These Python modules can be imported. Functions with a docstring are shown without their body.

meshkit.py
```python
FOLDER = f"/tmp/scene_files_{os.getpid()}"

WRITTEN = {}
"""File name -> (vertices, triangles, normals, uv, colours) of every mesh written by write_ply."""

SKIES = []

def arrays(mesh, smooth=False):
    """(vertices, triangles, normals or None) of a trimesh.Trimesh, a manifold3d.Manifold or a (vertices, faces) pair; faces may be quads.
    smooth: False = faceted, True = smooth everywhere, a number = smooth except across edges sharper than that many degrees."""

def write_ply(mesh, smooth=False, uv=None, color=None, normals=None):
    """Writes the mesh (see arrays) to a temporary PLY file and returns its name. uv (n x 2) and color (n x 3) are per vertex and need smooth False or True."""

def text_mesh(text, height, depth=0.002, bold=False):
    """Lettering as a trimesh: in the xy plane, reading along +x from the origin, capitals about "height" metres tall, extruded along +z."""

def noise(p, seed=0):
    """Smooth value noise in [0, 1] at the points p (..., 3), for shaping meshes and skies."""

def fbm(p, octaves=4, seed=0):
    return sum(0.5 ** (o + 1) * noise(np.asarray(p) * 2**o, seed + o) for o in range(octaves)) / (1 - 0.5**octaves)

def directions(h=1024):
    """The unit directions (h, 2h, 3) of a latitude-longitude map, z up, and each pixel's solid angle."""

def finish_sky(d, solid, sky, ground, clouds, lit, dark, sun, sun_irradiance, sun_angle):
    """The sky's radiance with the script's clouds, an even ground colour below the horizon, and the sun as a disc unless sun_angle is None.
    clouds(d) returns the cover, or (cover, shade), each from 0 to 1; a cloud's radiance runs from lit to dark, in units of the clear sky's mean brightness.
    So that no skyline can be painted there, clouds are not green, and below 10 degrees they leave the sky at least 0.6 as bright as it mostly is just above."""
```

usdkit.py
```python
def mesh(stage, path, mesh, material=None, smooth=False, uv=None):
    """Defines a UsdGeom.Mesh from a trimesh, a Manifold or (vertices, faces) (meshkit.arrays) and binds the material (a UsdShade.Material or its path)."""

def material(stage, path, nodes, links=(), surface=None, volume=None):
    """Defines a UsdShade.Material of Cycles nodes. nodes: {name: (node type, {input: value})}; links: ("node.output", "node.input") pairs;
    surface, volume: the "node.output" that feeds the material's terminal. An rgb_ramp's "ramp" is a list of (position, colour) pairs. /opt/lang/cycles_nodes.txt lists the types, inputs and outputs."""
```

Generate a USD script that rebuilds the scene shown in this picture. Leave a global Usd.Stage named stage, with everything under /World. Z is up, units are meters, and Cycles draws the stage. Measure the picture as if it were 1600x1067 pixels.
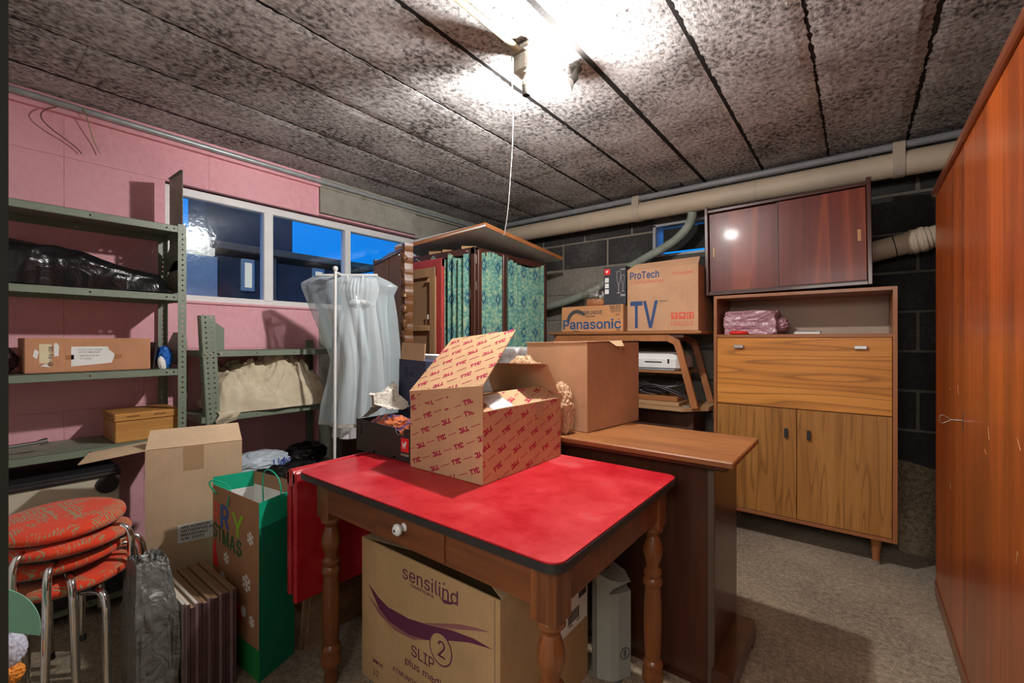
import math, random
import numpy as np, trimesh, usdkit, meshkit
import manifold3d as m3
from shapely.geometry import Polygon, Point, box as sbox
from shapely import affinity
from shapely.ops import unary_union
from pxr import Usd, UsdGeom, UsdLux, UsdShade, Gf, Sdf

stage = Usd.Stage.CreateInMemory()
UsdGeom.SetStageUpAxis(stage, 'Z'); UsdGeom.SetStageMetersPerUnit(stage, 1.0)
UsdGeom.Xform.Define(stage, '/World'); UsdGeom.Scope.Define(stage, '/World/Looks')

# ---------------------------------------------------------------- camera, sky, lights, exposure
EYE = 1.25
cam = UsdGeom.Camera.Define(stage, '/World/camera')
cam.AddTranslateOp().Set((0, 0, EYE)); cam.AddRotateXYZOp().Set((90, 0, 37.9))
cam.CreateHorizontalApertureAttr(36.0); cam.CreateFocalLengthAttr(36.0 * 694 / 1600)
cam.CreateVerticalApertureOffsetAttr(-2.5 * 36 / 1600)
cam.CreateClippingRangeAttr((0.02, 300.0))
cam.CreateExposureAttr(0.0)
SKY = UsdLux.DomeLight.Define(stage, '/World/sky')                 # blue hour seen through the window
SKY.CreateColorAttr((0.004, 0.21, 0.74)); SKY.CreateIntensityAttr(.46)
BULB_AT = (-.9745, 1.592, 2.295)                                      # the bare bulb: its glowing globe is built below
BULB_STRENGTH = 2850.0
FILL = UsdLux.RectLight.Define(stage, '/World/hall_lamp_light')     # added fill light from behind the camera, shining in through the doorway
FILL.AddTranslateOp().Set((0.0, -1.45, 2.12)); FILL.AddRotateXYZOp().Set((38, 0, 0))
FILL.CreateWidthAttr(1.4); FILL.CreateHeightAttr(0.9); FILL.CreateIntensityAttr(12.0); FILL.CreateColorAttr((1.0, 0.95, 0.9))

YARD_FILL = UsdLux.SphereLight.Define(stage, '/World/yard_lamp_light')   # added unseen light that brightens the outbuilding beyond the window
YARD_FILL.AddTranslateOp().Set((-4.3, 1.0, 3.6)); YARD_FILL.CreateRadiusAttr(0.06); YARD_FILL.CreateIntensityAttr(420.0); YARD_FILL.CreateColorAttr((1.0, 0.86, 0.68))

# ---------------------------------------------------------------- scene helpers
used = {}
def numbered(path):
    n = used.get(path, -1) + 1; used[path] = n
    return path if n == 0 else '%s_%03d' % (path, n)
def tag(prim, label=None, cat=None, group=None, kind=None):
    for k, v in (('label', label), ('category', cat), ('group', group), ('kind', kind)):
        if v: prim.SetCustomDataByKey(k, v)
    return prim
class Thing:
    """An Xform at the thing's base; parts are given in world coordinates (or local when loc and turn are kept by the caller)."""
    def __init__(s, name, label, cat, loc=(0, 0, 0), rz=0.0, group=None, kind=None):
        s.path = numbered('/World/' + name); s.loc = np.array(loc, float); s.rz = rz
        x = UsdGeom.Xform.Define(stage, s.path); x.AddTranslateOp().Set(tuple(map(float, loc)))
        if rz: x.AddRotateZOp().Set(float(rz))
        s.prim = x.GetPrim(); tag(s.prim, label, cat, group, kind)
        s.c, s.s = math.cos(math.radians(-rz)), math.sin(math.radians(-rz))
    def inv(s, m):
        v = np.array(m.vertices) - s.loc
        w = v.copy(); w[:, 0] = s.c * v[:, 0] - s.s * v[:, 1]; w[:, 1] = s.s * v[:, 0] + s.c * v[:, 1]
        return trimesh.Trimesh(w, m.faces, process=False)
    def part(s, name, mesh, mat, under=None, local=False, smooth=False, label=None, kind=None):
        m = tm(mesh)
        if not local: m = s.inv(m)
        p = numbered((under or s.path) + '/' + name)
        if name.endswith(('print', 'lettering', 'drawing', 'torn_paper')) and not kind: kind = 'stuff'
        usdkit.mesh(stage, p, m, M[mat] if isinstance(mat, str) else mat, smooth=smooth)
        tag(stage.GetPrimAtPath(p), label=label, kind=kind)
        return p
def single(name, mesh, mat, label, cat, smooth=False, group=None, kind=None):
    m = tm(mesh); b = m.bounds
    o = np.array([(b[0][0] + b[1][0]) / 2, (b[0][1] + b[1][1]) / 2, b[0][2]])
    m = trimesh.Trimesh(m.vertices - o, m.faces, process=False)
    p = numbered('/World/' + name)
    g = usdkit.mesh(stage, p, m, M[mat], smooth=smooth); g.AddTranslateOp().Set(tuple(map(float, o)))
    tag(g.GetPrim(), label, cat, group, kind)
    return p
def copy_thing(src, name, loc, rz, label, cat, group=None):
    p = numbered('/World/' + name)
    x = UsdGeom.Xform.Define(stage, p); x.AddTranslateOp().Set(tuple(map(float, loc))); x.AddRotateXYZOp().Set(tuple(map(float, rz)))
    x.GetPrim().GetReferences().AddInternalReference(src); x.GetPrim().SetInstanceable(True)
    tag(x.GetPrim(), label, cat, group); return p
def struct(name, mesh, mat, label, cat, smooth=False):
    p = numbered('/World/' + name); usdkit.mesh(stage, p, tm(mesh), M[mat], smooth=smooth)
    tag(stage.GetPrimAtPath(p), label, cat, kind='structure'); return p
def child(parent, name, mesh, mat, smooth=False, label=None, kind=None):
    p = numbered(parent + '/' + name); usdkit.mesh(stage, p, tm(mesh), M[mat] if isinstance(mat, str) else mat, smooth=smooth)
    tag(stage.GetPrimAtPath(p), label=label, kind=kind); return p

# ---------------------------------------------------------------- mesh helpers
def tm(m):
    if isinstance(m, trimesh.Trimesh): return m
    if isinstance(m, (list,)) and m and isinstance(m[0], (trimesh.Trimesh, m3.Manifold)): return cat(*m)
    v, f, _ = meshkit.arrays(m); return trimesh.Trimesh(v, f, process=False)
def cat(*ms): return trimesh.util.concatenate([tm(m) for m in ms])
def bx(x0, x1, y0, y1, z0, z1, r=0.0):
    x0, x1 = min(x0, x1), max(x0, x1); y0, y1 = min(y0, y1), max(y0, y1); z0, z1 = min(z0, z1), max(z0, z1)
    if not r:
        m = trimesh.creation.box((x1 - x0, y1 - y0, z1 - z0)); m.apply_translation(((x0 + x1) / 2, (y0 + y1) / 2, (z0 + z1) / 2)); return m
    r = min(r, (x1 - x0) / 2.01, (y1 - y0) / 2.01, (z1 - z0) / 2.01); P = []
    for x, sx in ((x0, 1), (x1, -1)):
        for y, sy in ((y0, 1), (y1, -1)):
            for z, sz in ((z0, 1), (z1, -1)):
                P += [(x + sx * r, y + sy * r, z), (x + sx * r, y, z + sz * r), (x, y + sy * r, z + sz * r)]
    return tm(m3.Manifold.hull_points(np.array(P, float)))
def hull(P): return tm(m3.Manifold.hull_points(np.array(P, float)))
def man(m):
    m = tm(m).copy(); m.merge_vertices(); return m3.Manifold(m3.Mesh(np.asarray(m.vertices, np.float32), np.asarray(m.faces, np.uint32)))
def uni(*ms): return tm(m3.Manifold.batch_boolean([man(m) for m in ms], m3.OpType.Add))
def open_box(x0, x1, y0, y1, z0, z1, t):
    """A carton without its lid: walls and floor t thick."""
    return tm(man(bx(x0, x1, y0, y1, z0, z1)) - man(bx(x0 + t, x1 - t, y0 + t, y1 - t, z0 + t, z1 + 1)))
def tf(m, R=None, t=(0, 0, 0)):
    m = tm(m).copy(); T = np.eye(4)
    if R is not None: T[:3, :3] = R
    T[:3, 3] = t; m.apply_transform(T); return m
def rot(axis, deg, about=(0, 0, 0)): return trimesh.transformations.rotation_matrix(math.radians(deg), axis, about)
def turn(m, axis, deg, about=(0, 0, 0)): m = tm(m).copy(); m.apply_transform(rot(axis, deg, about)); return m
def move(m, t): m = tm(m).copy(); m.apply_translation(t); return m
def tube(P, r, sides=10, caps=True, closed=False):
    P = np.asarray(P, float); n = len(P); r = np.broadcast_to(r, (n,))
    t = np.gradient(P, axis=0)
    if closed: t = np.roll(P, -1, 0) - np.roll(P, 1, 0)
    t /= np.linalg.norm(t, axis=1, keepdims=True) + 1e-12
    a = np.cross(t[0], [0, 0, 1.0] if abs(t[0][2]) < .9 else [1.0, 0, 0]); a /= np.linalg.norm(a)
    A = []
    for i in range(n):
        a = a - t[i] * np.dot(a, t[i]); a /= np.linalg.norm(a) + 1e-12; A.append(a)
    A = np.array(A); B = np.cross(t, A); g = np.arange(sides) * 2 * np.pi / sides
    v = P[:, None] + r[:, None, None] * (np.cos(g)[None, :, None] * A[:, None] + np.sin(g)[None, :, None] * B[:, None])
    F = []
    for i in range(n if closed else n - 1):
        k = (i + 1) % n
        for j in range(sides):
            j2 = (j + 1) % sides; F += [(i * sides + j, i * sides + j2, k * sides + j2), (i * sides + j, k * sides + j2, k * sides + j)]
    v = v.reshape(-1, 3)
    if caps and not closed:
        v = np.vstack([v, P[0], P[-1]]); c0, c1 = len(v) - 2, len(v) - 1
        for j in range(sides):
            j2 = (j + 1) % sides; F += [(c0, j2, j), (c1, (n - 1) * sides + j, (n - 1) * sides + j2)]
    return trimesh.Trimesh(v, F, process=False)
def spline(P, n=24):
    from scipy.interpolate import CubicSpline
    P = np.asarray(P, float); d = np.r_[0, np.cumsum(np.linalg.norm(np.diff(P, axis=0), axis=1))]
    return CubicSpline(d, P)(np.linspace(0, d[-1], n))
def lathe(prof, at=(0, 0, 0), n=24):
    prof = np.asarray(prof, float); g = np.arange(n) * 2 * np.pi / n; k = len(prof)
    v = np.stack([prof[:, None, 0] * np.cos(g), prof[:, None, 0] * np.sin(g), np.broadcast_to(prof[:, 1:2], (k, n))], -1).reshape(-1, 3) + at
    F = []
    for i in range(k - 1):
        for j in range(n):
            j2 = (j + 1) % n; F += [(i * n + j, i * n + j2, (i + 1) * n + j2), (i * n + j, (i + 1) * n + j2, (i + 1) * n + j)]
    return trimesh.Trimesh(v, F, process=False)
def cyl(p0, p1, r, n=16): return tube([p0, p1], r, n)
def prism(poly, d): return trimesh.util.concatenate([trimesh.creation.extrude_polygon(g, d, engine='earcut') for g in getattr(poly, 'geoms', [poly])])
def place(m, o, right, up):
    """A mesh drawn in the xy plane (z outward) put at o with its x along right and its y along up."""
    x = np.array(right, float); x /= np.linalg.norm(x); y = np.array(up, float); y -= x * y.dot(x); y /= np.linalg.norm(y)
    return tf(m, np.stack([x, y, np.cross(x, y)], 1), o)
def text(s, h, o, right, up, bold=False, sx=1.0, center=False, depth=0.0006, shear=0.0):
    m = meshkit.text_mesh(s, h, depth, bold).copy(); v = np.array(m.vertices)
    if center: v[:, 0] -= v[:, 0].max() / 2
    v[:, 0] = v[:, 0] * sx + shear * v[:, 1]
    return place(trimesh.Trimesh(v, m.faces, process=False), o, right, up)
def quad_sheet(f, nu, nv, th=0.0):
    """A sheet through f(u, v) with u, v in 0..1; th > 0 makes it a closed shell of that thickness."""
    u, v = np.meshgrid(np.linspace(0, 1, nu), np.linspace(0, 1, nv), indexing='ij')
    P = np.stack(f(u, v), -1); i, j = np.meshgrid(np.arange(nu - 1), np.arange(nv - 1), indexing='ij'); a = (i * nv + j).ravel()
    F = np.vstack([np.stack([a, a + nv, a + nv + 1], 1), np.stack([a, a + nv + 1, a + 1], 1)])
    V = P.reshape(-1, 3)
    if th:
        m = trimesh.Trimesh(V, F, process=False); N = np.array(m.vertex_normals); n = len(V)
        ring = np.r_[np.arange(nv - 1), nv - 1 + nv * np.arange(nu - 1), (nu * nv - 1) - np.arange(nv - 1), (nu - 1) * nv - nv * np.arange(nu - 1)]
        r2 = np.roll(ring, -1)
        F = np.vstack([F, F[:, ::-1] + n, np.stack([ring, ring + n, r2], 1), np.stack([r2, ring + n, r2 + n], 1)])
        V = np.vstack([V + N * th / 2, V - N * th / 2])
    return trimesh.Trimesh(V, F, process=False)
def ridged(p, seed=0, oct=4):
    p = np.asarray(p, float); w = meshkit.fbm(p * .7 + 11, 2, seed + 50)[..., None] * 1.3
    q = p + w; out = 0; a = .5
    for o in range(oct):
        out = out + a * (1 - np.abs(2 * meshkit.noise(q * 2 ** o, seed + o) - 1)); a *= .5
    return out
def crumple(center, size, seed=0, amp=.18, freq=2.5, sub=5, flat=True, box=1.0, sharp=1.0):
    """A bag or heap of crumpled sheet: a rounded lump with ridged folds, flat underneath. size = full extents; base at center z."""
    m = trimesh.creation.icosphere(sub); d = np.array(m.vertices)
    d = np.sign(d) * np.abs(d) ** box; d /= np.maximum(np.abs(d).max(1, keepdims=True), .75) if box < 1 else 1
    n = ridged(np.array(m.vertices) * freq + seed * 3.1, seed) - .55
    v = d * (1 + amp * 2 * sharp * n[:, None])
    v = v * np.array(size) / 2
    lim = size[2] / 2
    if flat: v[:, 2] = np.maximum(v[:, 2], -lim * .82) ; v[:, 2] += lim * .82
    return trimesh.Trimesh(v + np.array(center), m.faces, process=False)

# ---------------------------------------------------------------- materials
M = {}
def mk(name, nodes, links, surface='p.BSDF'):
    M[name] = usdkit.material(stage, '/World/Looks/' + name, nodes, links, surface=surface); return name
def plain(name, c, rough=.5, metal=0.0, coat=0.0, var=.12, vs=9.0, bump=0.0, bs=60.0, spec=.5, extra=None):
    """One colour with a little unevenness."""
    c = np.array(c, float); n = {
        't': ('texture_coordinate', {}), 'n': ('noise_texture', {'scale': vs, 'detail': 5.0, 'roughness': .6}),
        'r': ('rgb_ramp', {'ramp': [(.25, tuple(c * (1 - var))), (.75, tuple(np.minimum(c * (1 + var), 1)))]}),
        'p': ('principled_bsdf', {'roughness': rough, 'metallic': metal, 'coat_weight': coat, 'specular_ior_level': spec, **(extra or {})})}
    l = [('t.object', 'n.vector'), ('n.fac', 'r.fac'), ('r.color', 'p.base_color')]
    if bump:
        n['b'] = ('noise_texture', {'scale': bs, 'detail': 4.0}); n['u'] = ('bump', {'strength': bump, 'distance': .004})
        l += [('t.object', 'b.vector'), ('b.fac', 'u.height'), ('u.normal', 'p.normal')]
    return mk(name, n, l)
def wood(name, light, dark, axis='z', fine=70.0, broad=7.0, rough=.4, coat=0.0, mixv=.5, bump=.05, stretch=.035, lines=0.0, lscale=6.0, line_col=None, warp=3.0, spec=.4, lo=.34, hi=.66):
    """Veneer: fine streaks along the grain, broad bands, and if lines > 0 thin dark growth lines."""
    k = 'xyz'.index(axis); s1 = [fine] * 3; s1[k] = fine * stretch; s2 = [broad] * 3; s2[k] = broad * stretch * 2.5
    light, dark = np.array(light, float), np.array(dark, float)
    n = {'t': ('texture_coordinate', {}), 'o': ('object_info', {}), 'ov': ('combine_xyz', {}), 'om': ('math', {'math_type': 'multiply', 'value2': 37.0}), 'ad': ('mix', {'mix_type': 'add', 'fac': 1.0}),
         'm1': ('mapping', {'scale': s1}), 'm2': ('mapping', {'scale': s2}),
         'n1': ('noise_texture', {'scale': 1.0, 'detail': 4.0, 'roughness': .7}), 'n2': ('noise_texture', {'scale': 1.0, 'detail': 3.0, 'distortion': .6}),
         'mx': ('mix_float', {'fac': mixv}), 'r': ('rgb_ramp', {'ramp': [(lo, tuple(dark)), ((lo + hi) / 2, tuple((light + dark) / 2)), (hi, tuple(light))]}),
         'p': ('principled_bsdf', {'roughness': rough, 'coat_weight': coat, 'coat_roughness': .12, 'specular_ior_level': spec}), 'u': ('bump', {'strength': bump, 'distance': .002})}
    l = [('o.random', 'om.value1'), ('om.value', 'ov.x'), ('om.value', 'ov.y'), ('om.value', 'ov.z'), ('t.object', 'ad.color1'), ('ov.vector', 'ad.color2'),
         ('ad.color', 'm1.vector'), ('ad.color', 'm2.vector'), ('m1.vector', 'n1.vector'), ('m2.vector', 'n2.vector'),
         ('n1.fac', 'mx.a'), ('n2.fac', 'mx.b'), ('mx.result', 'r.fac'), ('n1.fac', 'u.height'), ('u.normal', 'p.normal')]
    col = 'r.color'
    if lines:
        s3 = [lscale] * 3; s3[k] = lscale * .06
        n['m3'] = ('mapping', {'scale': s3}); n['n3'] = ('noise_texture', {'scale': 1.0, 'detail': 1.0, 'distortion': .3})
        n['k'] = ('math', {'math_type': 'multiply', 'value2': warp}); n['fr'] = ('math', {'math_type': 'fraction'})
        n['lr'] = ('rgb_ramp', {'ramp': [(0, (lines,) * 3), (.1, (lines * .6,) * 3), (.3, (0, 0, 0)), (.9, (0, 0, 0)), (1.0, (lines * .5,) * 3)]})
        n['lm'] = ('mix', {'color2': tuple(line_col if line_col is not None else dark * .45)})
        l += [('ad.color', 'm3.vector'), ('m3.vector', 'n3.vector'), ('n3.fac', 'k.value1'), ('k.value', 'fr.value1'), ('fr.value', 'lr.fac'), ('lr.color', 'lm.fac'), ('r.color', 'lm.color1')]
        col = 'lm.color'
    l.append((col, 'p.base_color'))
    return mk(name, n, l)
def card(name, c, rough=.85, flute='z'):
    """Corrugated board: fine flutes and fibres."""
    c = np.array(c, float); k = 'xyz'.index(flute); s = [220.0] * 3; s[k] = 3.0
    return mk(name, {'t': ('texture_coordinate', {}), 'm': ('mapping', {'scale': s}), 'n': ('noise_texture', {'scale': 1.0, 'detail': 2.0}), 'n2': ('noise_texture', {'scale': 6.0, 'detail': 6.0, 'roughness': .65}),
              'mx': ('mix_float', {'fac': .8}), 'r': ('rgb_ramp', {'ramp': [(.3, tuple(c * .84)), (.7, tuple(np.minimum(c * 1.12, 1)))]}), 'u': ('bump', {'strength': .08, 'distance': .002}),
              'p': ('principled_bsdf', {'roughness': rough, 'specular_ior_level': .2})},
              [('t.object', 'm.vector'), ('m.vector', 'n.vector'), ('t.object', 'n2.vector'), ('n.fac', 'mx.a'), ('n2.fac', 'mx.b'), ('mx.result', 'r.fac'), ('r.color', 'p.base_color'), ('n.fac', 'u.height'), ('u.normal', 'p.normal')])
# paints, concrete, ground
def rough_wall(name, ramp, s1, s2, mixv, bump, dist, rough=.9, stretch=(1, 1, 1), det=8.0, spots=None):
    n = {'g': ('geometry', {}), 'm': ('mapping', {'scale': stretch}), 'n1': ('noise_texture', {'scale': s1, 'detail': det, 'roughness': .7}), 'n2': ('noise_texture', {'scale': s2, 'detail': 4.0}),
         'mx': ('mix_float', {'fac': mixv}), 'r': ('rgb_ramp', {'ramp': ramp}), 'u': ('bump', {'strength': bump, 'distance': dist}), 'p': ('principled_bsdf', {'roughness': rough, 'specular_ior_level': .2})}
    l = [('g.position', 'm.vector'), ('m.vector', 'n1.vector'), ('g.position', 'n2.vector'), ('n1.fac', 'mx.a'), ('n2.fac', 'mx.b'), ('mx.result', 'r.fac'), ('n1.fac', 'u.height'), ('u.normal', 'p.normal')]
    col = 'r.color'
    if spots:
        sc, lo, hi, c, f = spots
        n['n3'] = ('noise_texture', {'scale': sc, 'detail': 5.0, 'roughness': .65}); n['r3'] = ('rgb_ramp', {'ramp': [(lo, (0, 0, 0)), (hi, (f, f, f))]}); n['sm'] = ('mix', {'color2': c})
        l += [('g.position', 'n3.vector'), ('n3.fac', 'r3.fac'), ('r3.color', 'sm.fac'), ('r.color', 'sm.color1')]; col = 'sm.color'
    return mk(name, n, l + [(col, 'p.base_color')])
rough_wall('ceiling_plaster', [(.36, (.035, .031, .029)), (.42, (.165, .152, .148)), (.49, (.42, .40, .392)), (.60, (.70, .685, .675))], 52.0, 3.2, .26, 1.0, .010, stretch=(1, .75, 1), spots=(1.9, .56, .74, (.13, .085, .065), .6))
rough_wall('ceiling_back', [(.3, (.012, .011, .01)), (.7, (.04, .035, .03))], 20, 3, .5, .3, .01)
rough_wall('pink_paint', [(.3, (.68, .325, .37)), (.5, (.78, .40, .445)), (.7, (.82, .45, .49))], 26.0, 2.0, .5, .35, .006, rough=.75, spots=(120.0, .70, .76, (.30, .11, .14), .7))
rough_wall('bare_concrete', [(.3, (.20, .19, .155)), (.7, (.42, .40, .34))], 12.0, 2.0, .5, .3, .006, spots=(7.0, .6, .75, (.12, .1, .07), .6))
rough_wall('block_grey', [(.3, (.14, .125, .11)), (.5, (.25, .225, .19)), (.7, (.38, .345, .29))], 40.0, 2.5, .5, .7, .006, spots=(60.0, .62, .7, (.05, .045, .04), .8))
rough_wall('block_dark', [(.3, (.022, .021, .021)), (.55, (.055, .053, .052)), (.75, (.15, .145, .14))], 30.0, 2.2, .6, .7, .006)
rough_wall('mortar', [(.3, (.15, .135, .11)), (.7, (.36, .32, .26))], 40.0, 3.0, .5, .5, .006)
rough_wall('mortar_dark', [(.3, (.06, .055, .05)), (.7, (.17, .155, .135))], 40.0, 3.0, .5, .5, .006)
rough_wall('mortar_mid', [(.3, (.09, .08, .07)), (.7, (.22, .20, .17))], 40.0, 3.0, .5, .5, .006)
mk('carpet', {'g': ('geometry', {}), 'n1': ('noise_texture', {'scale': 190.0, 'detail': 3.0, 'roughness': .8}), 'n2': ('noise_texture', {'scale': 45.0, 'detail': 4.0, 'roughness': .7}), 'n3': ('noise_texture', {'scale': 2.2, 'detail': 3.0}),
    'mx': ('mix_float', {'fac': .42}), 'mx2': ('mix_float', {'fac': .2}), 'r': ('rgb_ramp', {'ramp': [(.36, (.045, .032, .022)), (.46, (.20, .148, .092)), (.56, (.43, .33, .215)), (.66, (.60, .485, .34))]}),
    'u': ('bump', {'strength': 1.0, 'distance': .006}), 'p': ('principled_bsdf', {'roughness': 1.0, 'specular_ior_level': .05, 'sheen_weight': .2})},
   [('g.position', 'n1.vector'), ('g.position', 'n2.vector'), ('g.position', 'n3.vector'), ('n1.fac', 'mx.a'), ('n2.fac', 'mx.b'), ('mx.result', 'mx2.a'), ('n3.fac', 'mx2.b'), ('mx2.result', 'r.fac'), ('r.color', 'p.base_color'), ('n1.fac', 'u.height'), ('u.normal', 'p.normal')])
plain('hall_paint', (.62, .60, .57), .8)
plain('window_white', (.72, .73, .72), .45, var=.06)
mk('window_glass', {'t': ('geometry', {}), 'n': ('noise_texture', {'scale': 42.0, 'detail': 3.0}), 'u': ('bump', {'strength': .16, 'distance': .004}), 'f': ('fresnel', {'IOR': 1.5}), 'tr': ('transparent_bsdf', {'color': (.86, .9, .92)}),
    'gl': ('glossy_bsdf', {'color': (.9, .95, 1.0), 'roughness': .06}), 'x': ('mix_closure', {})},
   [('t.position', 'n.vector'), ('n.fac', 'u.height'), ('u.normal', 'gl.normal'), ('f.fac', 'x.fac'), ('tr.BSDF', 'x.closure1'), ('gl.BSDF', 'x.closure2')], 'x.closure')

# ---------------------------------------------------------------- the room
WX, BY, CZ = -3.08, 3.60, 2.42            # pink wall, pipe wall, ceiling
fl = struct('floor', bx(-3.1, 1.2, -2.7, 3.62, -.06, 0), 'carpet', 'speckled beige looped carpet covering the basement floor', 'floor')
rng = np.random.default_rng(5)
ce = struct('ceiling', bx(-3.3, 1.2, -.35, 3.8, CZ + .035, CZ + .16), 'ceiling_back', 'ceiling of rough mottled grey concrete planks with dark ragged joints', 'ceiling')
JX = [-3.20, -2.80, -2.425, -2.01, -1.64, -1.262, -.893, -.513, -.147, .227, .60, .97]
CUTS = {0: [1.3], 1: [.36, 1.9], 2: [.75], 3: [.985, 2.6], 4: [.2, 1.65], 5: [], 6: [2.2], 7: [], 8: [], 9: [], 10: []}
for i in range(len(JX) - 1):
    ys = [-.33] + CUTS[i] + [3.64]
    for y0, y1 in zip(ys[:-1], ys[1:]):
        g0, g1 = JX[i] + .0025, JX[i + 1] - .0025; c0 = .0012 if y0 > -.3 else 0
        dz = rng.uniform(-.0025, .0025)
        def f(u, v):
            x = g0 + (g1 - g0) * u; y = y0 + c0 + (y1 - y0 - 2 * c0) * v
            e = np.minimum(u, 1 - u)
            x = x + np.where(u < .01, 1, np.where(u > .99, -1, 0)) * .010 * meshkit.noise(np.stack([x * 0 + i, y * 60, y * 0], -1), 3)
            z = CZ + .015 + dz + .003 * (meshkit.fbm(np.stack([x * 22, y * 22, x * 0], -1), 3, 8) - .5) + .004 * (e < .01)
            return x, y, z
        child(ce, 'plank', quad_sheet(f, 9, max(12, int((y1 - y0) * 90)), .03), 'ceiling_plaster')

rough_wall('dark_joint', [(.3, (.008, .007, .007)), (.7, (.028, .024, .022))], 30, 3, .5, .5, .01)
for x in JX: child(ce, 'joint', bx(x - .0125, x + .0125, -.33, 3.64, CZ + .0045, CZ + .02), 'dark_joint', label='dark filler strip between two planks')  # dark strips fill the plank gaps and stay dark from any angle
# pink wall with its window opening; the paint stops at Y 1.68
WY0, WY1, WZ0, WZ1 = .775, 2.62, 1.478, 2.150
wl = struct('wall_left', cat(bx(-3.3, WX - .012, -.35, 3.8, -.06, WZ0 - .01), bx(-3.3, WX - .012, -.35, 3.8, WZ1 + .01, CZ + .04), bx(-3.3, WX - .012, -.35, WY0 - .01, WZ0 - .01, WZ1 + .01), bx(-3.3, WX - .012, WY1 + .01, 3.8, WZ0 - .01, WZ1 + .01)),
            'pink_paint', 'pink painted block wall under the window, bare grey towards the corner', 'wall')
def blocks(y0, y1, z0, z1, w, mat, off):
    ys = [y0]; y = y0 + (w * .5 if off else w)
    while y < y1 - .12: ys.append(y); y += w
    ys.append(y1)
    for a, b in zip(ys[:-1], ys[1:]):
        child(wl, 'block', bx(WX - .03, WX + rng.uniform(-.0006, .0004), a + .0003, b - .0003, z0 + .0003, z1 - .0003, .0012), mat)
rows = [0, .30, .60, .90, 1.20, WZ0]
for k in range(5):
    blocks(-.25, 1.68, rows[k], rows[k + 1], .62, 'pink_paint', k % 2); blocks(1.68, 3.6, rows[k], rows[k + 1], .62, 'bare_concrete', k % 2)
blocks(-.25, WY0, WZ0, 1.80, .62, 'pink_paint', 1); blocks(-.25, WY0, 1.80, WZ1, .62, 'pink_paint', 0)
blocks(-.25, 1.68, WZ1, CZ + .02, .62, 'pink_paint', 0); blocks(2.56, 3.6, WZ1, CZ + .02, .62, 'bare_concrete', 0); blocks(WY1, 3.6, WZ0, WZ1, .62, 'bare_concrete', 1)
child(wl, 'ledge', bx(WX - .02, WX + .030, -.33, 1.68, 2.352, CZ + .02, .004), 'pink_paint', label='narrow pink ledge under the ceiling')
child(wl, 'ledge', bx(WX - .02, WX + .030, 1.68, 3.6, 2.352, CZ + .02, .004), 'bare_concrete', label='bare grey ledge under the ceiling')
child(wl, 'lintel', bx(WX - .03, WX + .02, 1.68, 2.56, 2.172, 2.385, .004), 'bare_concrete', label='bare grey concrete lintel over the right half of the window')
child(wl, 'sill_lip', bx(WX - .09, WX + .012, WY0, 1.68, WZ0 - .014, WZ0 + .001, .003), 'pink_paint')

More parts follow.
